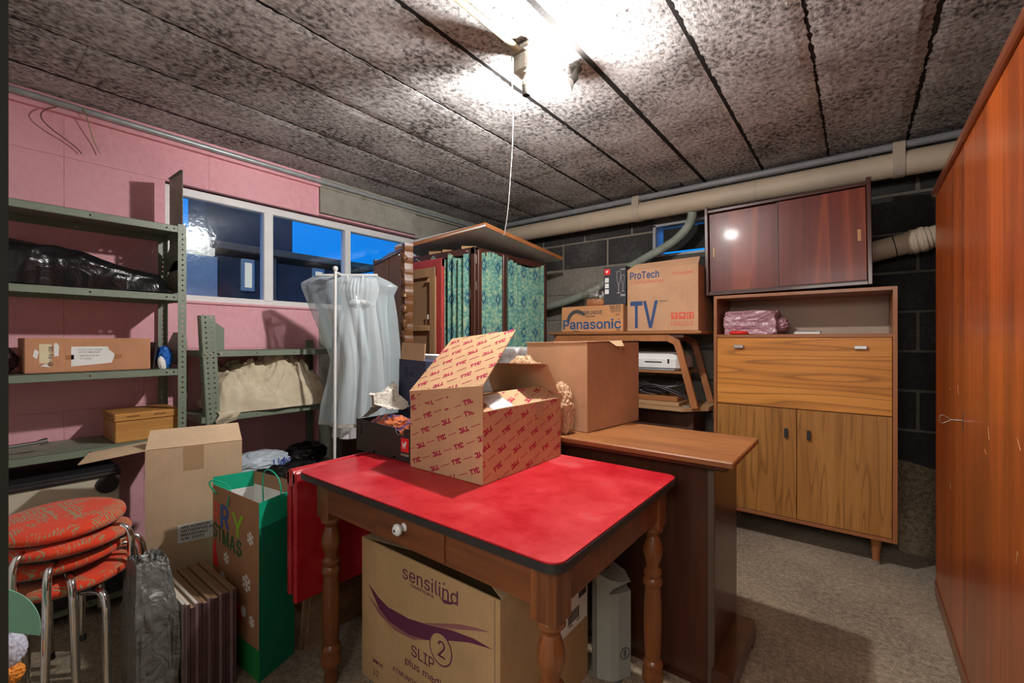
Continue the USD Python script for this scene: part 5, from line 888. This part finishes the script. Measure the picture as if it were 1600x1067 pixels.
for k, (x0, y0, x1, y1) in enumerate(((-2.26, 2.31, -2.17, 2.36), (-2.60, 2.30, -2.49, 2.33), (-2.46, 2.31, -2.40, 2.33))): aw.part('wedge', hull([(x0, y0, AZ), (x1, y1, AZ), (x0, y0 + .02, AZ), (x1, y1 + .02, AZ), (x0, y0, AZ + .024), (x1, y1, AZ + .018), (x0, y0 + .02, AZ + .024), (x1, y1 + .02, AZ + .018)]), 'stretcher_wood', label='pale wooden wedge under the roof board')
rz_ = lambda x, y: 2.0475 - (y - 2.262) * .088 + (x + 1.99) * .047 + .003
wood('old_board', (.10, .055, .04), (.04, .025, .022), 'y', 40, 6, .7)
def slab(x0, x1, y0, y1, h, off=0.0): return hull([(x, y, rz_(x, y) + off + z) for x in (x0, x1) for y in (y0, y1) for z in (0, h)])
single('old_plank', slab(-2.90, -2.56, 2.42, 3.2, .045), 'old_board', 'widest dark old board lying on the roof of the curtained wardrobe', 'board')
single('old_plank', slab(-2.52, -2.28, 2.36, 3.15, .055), 'old_board', 'narrow dark old board on the wardrobe roof, nearer the room', 'board')
single('old_plank', slab(-2.86, -2.34, 2.48, 3.1, .03, .058), 'mahogany_post', 'reddish brown board stacked on top of the other roof boards', 'board')
single('red_box', slab(-2.27, -2.20, 2.45, 2.75, .03), 'red_frame', 'flat red box lying beside the old boards on the wardrobe roof', 'box')

# ---------------------------------------------------------------- teak trolley with boxes
wood('teak', (.40, .165, .06), (.24, .09, .032), 'x', 55, 7, .4, .1); wood('teak_v', (.42, .165, .06), (.26, .095, .034), 'z', 55, 7, .4, .1); wood('shelf_pine', (.46, .28, .14), (.30, .17, .08), 'x', 55, 7, .5)
tr = Thing('teak_trolley', 'teak shelf trolley with bent wooden ends left of the tall cabinet', 'trolley', (-1.38, 3.2, 0))
tr.part('top', bx(-1.95, -.785, 2.97, 3.40, 1.288, 1.31, .006), 'teak'); tr.part('shelf', bx(-1.92, -.90, 3.04, 3.38, 1.020, 1.038, .004), 'teak')
bs = Polygon([(-1.92, 2.955), (-.90, 2.955), (-.90, 2.955), (-.772, 3.10), (-.772, 3.40), (-1.92, 3.40)]).buffer(-.02).buffer(.02); tr.part('shelf', move(prism(bs, .024), (0, 0, .782)), 'shelf_pine', label='paler bottom shelf with a rounded corner')
def frame_end(y):
    path = [(-1.90, .806), (-1.90, 1.20), (-1.86, 1.262), (-1.0, 1.262), (-.945, 1.235), (-.925, 1.18), (-.828, .806)]
    from shapely.geometry import LineString
    g = LineString(path).buffer(.021, cap_style=2, join_style=1).intersection(sbox(-3, .8065, 0, 3)); return place(prism(g, .024), (0, y, 0), (1, 0, 0), (0, 0, 1))
tr.part('bent_frame', frame_end(3.0), 'teak_v'); tr.part('bent_frame', frame_end(3.39), 'teak_v')
tr.part('base_panel', bx(-1.90, -.86, 3.06, 3.36, 0, .782, .004), 'dark_wood', label='dark panelled base under the lowest shelf')
tr.part('crossbar', bx(-1.90, -.90, 2.985, 3.0, 1.262, 1.288, .003), 'dark_wood')
def fit(s, x0, x1, z, h, y, bold=False, shear=0.0, mirror=False):
    g = meshkit.text_mesh(s, h, .0006, bold); v = np.array(g.vertices); v[:, 0] -= v[:, 0].min(); k = (x1 - x0) / v[:, 0].max(); v[:, 0] = v[:, 0] * k + shear * v[:, 1]
    return place(trimesh.Trimesh(v, g.faces, process=False), (x0, y - .0003, z), (1, 0, 0), (0, 0, 1))
card('card_tv', (.50, .285, .165)); card('card_pana', (.52, .25, .11)); plain('ink_tvblue', (.02, .055, .16), .7, var=.05); plain('ink_orange', (.58, .09, .045), .7, var=.05); plain('ink_panablue', (.015, .075, .20), .7, var=.05); plain('charcoal_card', (.035, .037, .045), .5, var=.1)
tv = Thing('television_carton', 'large brown television box with a big blue TV on its front on the trolley', 'box', (-1.05, 3.17, 1.311))
a0, a1, ty0, tz0, tz1 = -1.296, -.812, 3.0, 1.3112, 1.745; TVW, TVH = a1 - a0, tz1 - tz0
tv.part('body', bx(a0, a1, ty0, 3.36, tz0, tz1, .003), 'card_tv'); tv.part('flap', board([(a0, ty0, tz1), (a1, ty0, tz1), (a1 - .005, ty0 + .06, tz1 + .055), (a0 + .045, ty0 + .06, tz1 + .028)]), 'card_tv')
tf_ = lambda s, f0, f1, g0, h, b=False, sh=0.0: fit(s, a0 + f0 * TVW, a0 + f1 * TVW, tz0 + g0 * TVH, h, ty0, b, sh)
tv.part('lettering', cat(tf_('ProTech', .045, .475, .845, .048, True), tf_('TV', .05, .455, .06, .178, True)), 'ink_tvblue'); tv.part('lettering', cat(tf_('14"  Color TV with Remote Control', .045, .54, .765, .022), tf_('CTV1400RT', .65, .94, .86, .017, True), tf_('FRAGILE', .64, .94, .075, .029)), 'ink_orange', label='orange red lettering')
tv.part('lettering', tf_('C/NO.', .475, .60, .455, .010, True), 'ink_dark')
sq = lambda k: (a0 + (.64 + .105 * k) * TVW, tz0 + .175 * TVH)
for k in range(3):
    x, z = sq(k); tv.part('mark', bx(x, x + .045, ty0 - .0006, ty0, z, z + .045, .0002), 'ink_orange', label='orange red handling mark')
gl = unary_union([Polygon([(.35, .2), (.65, .2), (.65, .26), (.54, .28), (.54, .5), (.72, .62), (.75, .85), (.25, .85), (.28, .62), (.46, .5), (.46, .28), (.35, .26)])]); um = unary_union([Polygon([(.15, .5), (.3, .75), (.5, .83), (.7, .75), (.85, .5)]), sbox(.47, .2, .53, .5)]); ar = unary_union([Polygon([(.2, .15), (.3, .15), (.3, .6), (.4, .6), (.25, .85), (.1, .6), (.2, .6)]), affinity.translate(Polygon([(.2, .15), (.3, .15), (.3, .6), (.4, .6), (.25, .85), (.1, .6), (.2, .6)]), .5, 0)])
for k, g in enumerate((gl, um, ar)):
    x, z = sq(k); tv.part('mark_symbol', place(prism(affinity.scale(g, .045, .045, origin=(0, 0)), .0006), (x, ty0 - .0006, z), (1, 0, 0), (0, 0, 1)), 'card_tv')
pa = Thing('player_carton', 'low orange brown box with large blue Panasonic lettering on the trolley', 'box', (-1.58, 3.13, 1.311))
b0, b1, pz0, pz1 = -1.84, -1.327, 1.3112, 1.506; PW, PH = b1 - b0, pz1 - pz0; pf = lambda s, f0, f1, g0, h, b=True, sh=0.0: fit(s, b0 + f0 * PW, b0 + f1 * PW, pz0 + g0 * PH, h, 3.0, b, sh)
pa.part('body', bx(b0, b1, 3.0, 3.26, pz0, pz1, .003), 'card_pana'); pa.part('lettering', pf('Panasonic', .03, .97, .12, .068), 'ink_panablue')
arc = Point(.265 * PW, .42 * PH).buffer(.088).difference(Point(.275 * PW, .38 * PH).buffer(.068)).intersection(Polygon([(0, .30 * PH), (.2 * PW, .42 * PH), (.47 * PW, .72 * PH), (.47 * PW, PH * .97), (0, PH * .97)]))
pa.part('lettering', cat(pf('SUPER DRIVE', .28, .67, .67, .025, True, .25), pf('SYSTEM', .41, .56, .56, .012, True, .2), pf('SD35', .80, .965, .83, .026), pf('PORTABLE PLAYER', .81, .965, .77, .006), pf('STEREO CD SYSTEM', .81, .965, .72, .006), pf('NO.', .90, .96, .60, .010), pf('2', .925, .945, .44, .010), pf('GB', .90, .96, .03, .010), place(prism(arc, .0005), (b0, 2.9998, pz0), (1, 0, 0), (0, 0, 1)), bx(b0 + .19 * PW, b0 + .31 * PW, 2.9994, 3.0, pz0 + .02 * PH, pz0 + .045 * PH)), 'ink_dark', label='black lettering and arc')
gb_ = Thing('glassware_carton', 'dark grey box with a champagne flute drawing standing on the player box', 'box', (-1.40, 3.13, 1.507))
g0, g1, gz0, gz1, gy = -1.492, -1.318, 1.5066, 1.786, 3.03; gw, gh = g1 - g0, gz1 - gz0
gb_.part('body', bx(g0, g1, gy, 3.22, gz0, gz1, .002), 'charcoal_card'); gb_.part('logo', bx(g0 + .03 * gw, g0 + .29 * gw, gy - .0006, gy, gz0 + .80 * gh, gz0 + .96 * gh, .0002), 'logo_red', label='red square logo'); gb_.part('logo_lion', place(prism(affinity.scale(lion, .028, .028, origin=(0, 0)), .0005), (g0 + .08 * gw, gy - .0006, gz0 + .84 * gh), (1, 0, 0), (0, 0, 1)), 'paper_white')
for k in range(3): gb_.part('icon', bx(g0 + .05 * gw, g0 + .23 * gw, gy - .0006, gy, gz0 + (.30 + .15 * k) * gh, gz0 + (.42 + .15 * k) * gh, .0002), 'paper_white', label='white pictogram square')
fl_ = Polygon([(-.10, 0), (.10, 0), (.10, .015), (.012, .03), (.012, .38), (.07, .52), (.10, .75), (.085, 1), (-.085, 1), (-.10, .75), (-.07, .52), (-.012, .38), (-.012, .03), (-.10, .015)]); fo = fl_.difference(fl_.buffer(-.014))
gb_.part('flute_drawing', cat(*[place(prism(affinity.scale(fo, .16, .16, origin=(0, 0)), .0005), (g0 + f * gw, gy - .0004, gz0 + z_ * gh), (1, 0, 0), (0, 0, 1)) for f, z_ in ((.68, .30),)], place(prism(affinity.scale(fo, .12, .12, origin=(0, 0)), .0005), (g0 + .86 * gw, gy - .0003, gz0 + .34 * gh), (1, 0, 0), (0, 0, 1))), 'dirty_white')
gb_.part('lettering', cat(fit('6 pcs', g0 + .76 * gw, g0 + .96 * gw, gz0 + .90 * gh, .010, gy, True), fit('19cl', g0 + .76 * gw, g0 + .96 * gw, gz0 + .22 * gh, .014, gy, True)), 'paper_white')
mk('thin_film', {'t': ('texture_coordinate', {}), 'n': ('noise_texture', {'scale': 40.0, 'detail': 3.0}), 'u': ('bump', {'strength': .8, 'distance': .01}), 'tr': ('transparent_bsdf', {}), 'gl': ('glossy_bsdf', {'roughness': .12, 'color': (.9, .9, .9)}), 'x': ('mix_closure', {'fac': .16})}, [('t.object', 'n.vector'), ('n.fac', 'u.height'), ('u.normal', 'gl.normal'), ('tr.BSDF', 'x.closure1'), ('gl.BSDF', 'x.closure2')], 'x.closure')
fp2 = Thing('film_pack', 'reddish brown pack loosely wrapped in clear film on the player box', 'package', (-1.60, 3.12, 1.507)); fp2.part('pack', bx(-1.66, -1.515, 3.06, 3.18, 1.507, 1.565, .012), 'tape_brown'); fp2.part('film', crumple((-1.605, 3.12, 1.5068), (.20, .17, .20), 51, .22, 2.5, 4), 'thin_film', smooth=True)
vc = Thing('printer', 'white plastic printer with slots on the middle trolley shelf', 'printer', (-1.12, 3.2, 1.039))
vp = Polygon([(3.06, 1.058), (3.06, 1.115), (3.10, 1.165), (3.34, 1.165), (3.34, 1.04), (3.10, 1.04)])
def yz_prism(poly, x0, x1): return place(prism(poly, x1 - x0), (x0, 0, 0), (0, 1, 0), (0, 0, 1))
vc.part('body', hull([(x, y, z) for x in (-1.36,) for y, z in vp.exterior.coords] + [(x, y, z) for x in (-.975,) for y, z in vp.exterior.coords] + [(-.93, 3.12, 1.06), (-.93, 3.30, 1.06), (-.935, 3.13, 1.11), (-.94, 3.3, 1.13)]), 'white_plastic'); vc.part('slot', bx(-1.19, -1.07, 3.0585, 3.062, 1.092, 1.100), 'black_plastic'); vc.part('slot', bx(-1.03, -1.018, 3.0585, 3.062, 1.088, 1.118), 'black_plastic'); vc.part('tray', bx(-1.34, -.98, 3.055, 3.09, 1.039, 1.0395 + .012, .002), 'grey_pvc')
single('wooden_board', bx(-1.60, -.93, 2.985, 3.20, .8065, .835, .003), 'shelf_pine', 'pale wooden board on the bottom trolley shelf', 'board'); single('brown_book', bx(-1.55, -.945, 3.0, 3.22, .8355, .868, .004), 'teak', 'long orange brown book on the pale board', 'book')
lp = np.linspace(0, 2 * np.pi, 48, endpoint=False); wires = [tube(np.stack([-1.16 + .035 * rng.uniform(-1, 1) + (.10 + .02 * i) * np.cos(lp + i), 3.09 + (.045 + .003 * i) * np.sin(lp + i), .882 + .011 * i + .012 * np.sin(2 * lp + i)], 1), .0055, 8, closed=True) for i in range(7)]
single('black_cables', cat(*wires, tube(spline([(-1.25, 3.02, .90), (-1.05, 3.03, .93), (-.93, 3.06, .88), (-.87, 3.1, .85)], 30), .006, 8), tube(spline([(-1.2, 3.04, .96), (-1.0, 3.03, .90), (-.9, 3.05, .86)], 30), .005, 8)), 'black_plastic', 'tangle of black cables on the brown book', 'cables', smooth=40, kind='stuff')
single('coil_pack', crumple((-1.42, 3.10, .869), (.12, .12, .05), 61, .15, 3, 4), 'card_pana', 'small tan packet under the black cables', 'packet', smooth=30)
single('steel_clips', cat(*[turn(bx(x, x + .05, 3.0, 3.012, .8066, .82, .003), (0, 0, 1), a, (x, 3, .81)) for x, a in ((-.912, 10), (-.86, 50))]), 'steel', 'steel clips lying on the bottom trolley shelf', 'clips', kind='stuff')

# ---------------------------------------------------------------- teak secretary cabinet with the sliding door cabinet on top
wood('sec_fold', (.66, .28, .058), (.48, .175, .032), 'x', 46, 6, .4, .0, lines=.7, lscale=9.0, line_col=(.20, .07, .018), warp=7, spec=.3)
wood('sec_door', (.44, .205, .055), (.29, .122, .03), 'z', 46, 6, .4, 0, lines=.65, lscale=15.0, line_col=(.13, .055, .016), warp=6, spec=.3)
wood('sec_frame', (.36, .135, .05), (.24, .085, .03), 'z', 50, 6, .38, .1); wood('sec_frame_h', (.36, .135, .05), (.24, .085, .03), 'x', 50, 6, .38, .1); plain('niche_back', (.47, .35, .27), .6, var=.08, vs=3); plain('brushed', (.55, .55, .53), .3, .8)
K0, K1, KY, KB = -.756, .170, 3.15, 3.55
sc = Thing('secretary_cabinet', 'teak secretary cabinet with a fold down flap, two doors and tapered legs', 'cabinet', (-.293, 3.35, 0))
sc.part('side_panel', bx(K0, K0 + .021, KY, KB, .15, 1.54, .002), 'sec_frame'); sc.part('side_panel', bx(K1 - .021, K1, KY, KB, .15, 1.54, .002), 'sec_frame'); sc.part('top', bx(K0 + .0, K1, KY + .001, KB, 1.520, 1.541, .002), 'sec_frame_h'); sc.part('bottom', bx(K0 + .02, K1 - .02, KY + .001, KB, .15, .171, .002), 'sec_frame_h')
sc.part('niche_shelf', bx(K0 + .02, K1 - .02, KY + .001, KB - .02, 1.264, 1.285, .002), 'sec_frame_h'); sc.part('back', bx(K0 + .02, K1 - .02, KB - .012, KB, .17, 1.52), 'niche_back', label='pinkish beige back of the open niche')
sc.part('divider', bx(K0 + .02, K1 - .02, KY + .02, KB - .02, .828, .84), 'sec_frame_h')
fd = sc.part('fold_flap', bx(K0 + .023, K1 - .023, KY + .002, KY + .02, .836, 1.262, .002), 'sec_fold'); d1 = sc.part('door', bx(K0 + .023, -.2905, KY + .002, KY + .02, .174, .831, .002), 'sec_door'); d2 = sc.part('door', bx(-.2875, K1 - .023, KY + .002, KY + .02, .174, .831, .002), 'sec_door')
for x in (-.603, .012): sc.part('handle', cat(bx(x - .028, x + .028, KY - .018, KY - .006, 1.198, 1.218, .002), bx(x - .024, x + .024, KY - .008, KY + .003, 1.206, 1.214)), 'brushed', under=fd, label='brushed metal handle')
for x, d_ in ((-.343, d1), (-.228, d2)): sc.part('handle', cat(bx(x - .009, x + .009, KY - .016, KY - .006, .658, .715, .002), bx(x - .004, x + .004, KY - .008, KY + .003, .662, .711)), 'black_plastic', under=d_, label='small black handle')
for x in (K0 + .09, K1 - .09):
    for y in (KY + .06, KB - .06):
        lg = sc.part('leg', tube([(x, y, .018), (x, y, .151)], [.017, .026], 16), 'sec_frame', smooth=40); sc.part('ferrule', tube([(x, y, 0), (x, y, .02)], [.0165, .0178], 16), 'brushed', under=lg)
wood('mahog_door', (.20, .030, .018), (.09, .015, .010), 'z', 30, 4.5, .37, .10, bump=.02, lines=.5, lscale=4.0, line_col=(.36, .075, .025), warp=4, spec=.3); wood('mahog_frame', (.085, .024, .017), (.045, .014, .011), 'z', 40, 6, .3, .3); wood('mahog_frame_h', (.085, .024, .017), (.045, .014, .011), 'x', 40, 6, .3, .3); plain('tan_pull', (.50, .26, .10), .5)
Q0, Q1, QY, QB = -.803, .066, 3.14, 3.362; tl = lambda m: turn(m, (0, 1, 0), -.85, (Q0, QY, 1.5425))
uc = Thing('sliding_door_cabinet', 'dark mahogany wall cabinet with two sliding doors set on the teak cabinet', 'cabinet', (-.37, 3.25, 1.5425))
for x0 in (Q0, Q1 - .022): uc.part('side_panel', tl(bx(x0, x0 + .022, QY - .006, QB, 1.5425, 2.135, .003)), 'mahog_frame')
uc.part('bottom', tl(bx(Q0 + .02, Q1 - .02, QY, QB, 1.5435, 1.5635, .002)), 'mahog_frame_h'); uc.part('top', tl(bx(Q0 + .02, Q1 - .02, QY, QB, 2.093, 2.112, .002)), 'mahog_frame_h'); uc.part('back', tl(bx(Q0 + .02, Q1 - .02, QB - .01, QB, 1.56, 2.10)), 'mahog_frame'); uc.part('track', tl(bx(Q0 + .02, Q1 - .02, QY + .001, QY + .03, 1.563, 1.568)), 'black_plastic')
e1 = uc.part('sliding_door', tl(bx(Q0 + .024, -.372, QY + .022, QY + .032, 1.569, 2.088, .002)), 'mahog_door'); uc.part('door_edge', tl(bx(-.3835, -.3803, QY + .0055, QY + .0165, 1.569, 2.088)), 'black_plastic')  # black strip stands in for the shade along the front door edge
e2 = uc.part('sliding_door', tl(bx(-.380, Q1 - .024, QY + .006, QY + .016, 1.569, 2.088, .002)), 'mahog_door')
uc.part('pull', tl(bx(Q0 + .045, Q0 + .055, QY + .0205, QY + .0225, 1.80, 1.865, .0005)), 'tan_pull', under=e1, label='tan recessed pull'); uc.part('pull', tl(bx(Q1 - .063, Q1 - .047, QY + .0045, QY + .0065, 1.79, 1.855, .0005)), 'tan_pull', under=e2, label='tan recessed pull')
mk('pink_cloth', {'t': ('texture_coordinate', {}), 'v': ('voronoi_texture', {'scale': 55.0}), 'r': ('rgb_ramp', {'ramp': [(.15, (.22, .075, .11)), (.3, (.40, .21, .25))]}), 'n': ('noise_texture', {'scale': 22.0, 'detail': 3.0}), 'u': ('bump', {'strength': .5, 'distance': .01}), 'p': ('principled_bsdf', {'roughness': .3})}, [('t.object', 'v.vector'), ('v.distance', 'r.fac'), ('r.color', 'p.base_color'), ('t.object', 'n.vector'), ('n.fac', 'u.height'), ('u.normal', 'p.normal')])
sg = Thing('pink_bundle', 'shiny mauve pink cloth bag bunched up in the niche of the teak cabinet', 'bag', (-.54, 3.32, 1.286)); sg.part('bag', crumple((-.555, 3.34, 1.2855), (.29, .22, .165), 71, .12, 2.2, 5, box=.75), 'pink_cloth', smooth=True); sg.part('neck', turn(crumple((-.40, 3.33, 1.345), (.10, .10, .085), 74, .3, 3, 4, flat=False), (0, 1, 0), -15, (-.40, 3.33, 1.345)), 'pink_cloth', smooth=True)
single('red_ribbon', crumple((-.615, 3.20, 1.2855), (.115, .05, .026), 72, .08, 2.5, 4), 'logo_red', 'bright red ribbon roll in front of the mauve bag', 'ribbon', smooth=True)
cd = Thing('paper_card', 'white card lying on the niche shelf of the teak cabinet', 'card', (-.24, 3.25, 1.286)); cd.part('card', turn(bx(-.305, -.175, 3.18, 3.29, 1.2855, 1.298, .001), (1, 0, 0), 4, (-.24, 3.18, 1.2855)), 'paper_white'); cd.part('print', turn(bx(-.285, -.195, 3.20, 3.27, 1.298, 1.2984), (1, 0, 0), 4, (-.24, 3.18, 1.2855)), 'ink_grey')

# ---------------------------------------------------------------- tall wardrobe on the right
wood('ward_door', (.46, .092, .013), (.21, .040, .008), 'z', 34, 5.0, .30, .12, mixv=.62, bump=.02, lines=.3, lscale=3.0, line_col=(.12, .026, .008), warp=6, lo=.40, hi=.60); wood('ward_edge', (.22, .06, .022), (.13, .034, .014), 'y', 50, 6, .3, .3); wood('ward_plinth', (.24, .075, .03), (.14, .04, .016), 'y', 50, 6, .35, .2); plain('scratch', (.62, .36, .17), .6)
wd = Thing('tall_wardrobe', 'tall glossy orange brown wardrobe with a key in its lock on the right', 'wardrobe', (.6, 2.05, 0))
R0, R1, RY0, RY1, RZ = .302, .90, 1.12, 3.0, 1.955
wd.part('carcass', bx(R0 + .022, R1, RY0, RY1, .07, RZ, .002), 'ward_edge'); wd.part('top', bx(R0 - .014, R1, RY0 - .01, RY1 + .012, RZ, RZ + .036, .006), 'ward_edge'); wd.part('plinth', bx(R0 - .004, R1, RY0, RY1, 0, .07, .003), 'ward_plinth')
e1 = wd.part('door', bx(R0, R0 + .02, 2.2515, RY1 - .001, .073, RZ - .001, .0015), 'ward_door'); e2 = wd.part('door', bx(R0, R0 + .02, RY0, 2.2500, .073, RZ - .001, .0015), 'ward_door')
wd.part('escutcheon', bx(R0 - .002, R0, 2.268, 2.274, .925, .985, .0008), 'steel', under=e1, label='narrow steel keyhole plate')
kx = R0 - .002; key = [tube([(kx, 2.271, .958), (kx - .034, 2.271, .958)], .0028, 10), tube([(kx - .012, 2.271, .958), (kx - .016, 2.271, .958)], .0055, 10)]
th_ = np.linspace(0, 2 * np.pi, 40, endpoint=False); rr2 = .0135 + .0025 * np.cos(3 * th_); key.append(tube(np.stack([kx - .049 + rr2 * np.cos(th_) * .95, 2.271 + 0 * th_, .958 + rr2 * np.sin(th_)], 1), .0018, 8, closed=True))
wd.part('key', cat(*key), 'steel', under=e1, smooth=40)
rs = np.random.default_rng(9); scr = []
for _ in range(7):
    y, z, l, a = rs.uniform(1.55, 2.7), rs.uniform(.45, 1.1), rs.uniform(.015, .04), rs.uniform(-1.2, 1.2); scr.append(tube([(R0 - .0002, y, z), (R0 - .0002, y + l * math.cos(a) * .5, z + .3 * l), (R0 - .0002, y + l * math.cos(a), z + l * math.sin(a))], .0004, 5))
wd.part('scratches', cat(*scr), 'scratch', kind='stuff', label='fine pale scratches in the varnish')
co = quad_sheet(lambda u, v: (.19 + .24 * u, 3.585 - .10 * (1 - v) ** 3 + .006 * np.sin(9 * u), .004 + .52 * v - .05 * u), 14, 14, .008)
single('carpet_offcut', co, 'carpet', 'strip of carpet turned up against the block wall beside the wardrobe', 'carpet')
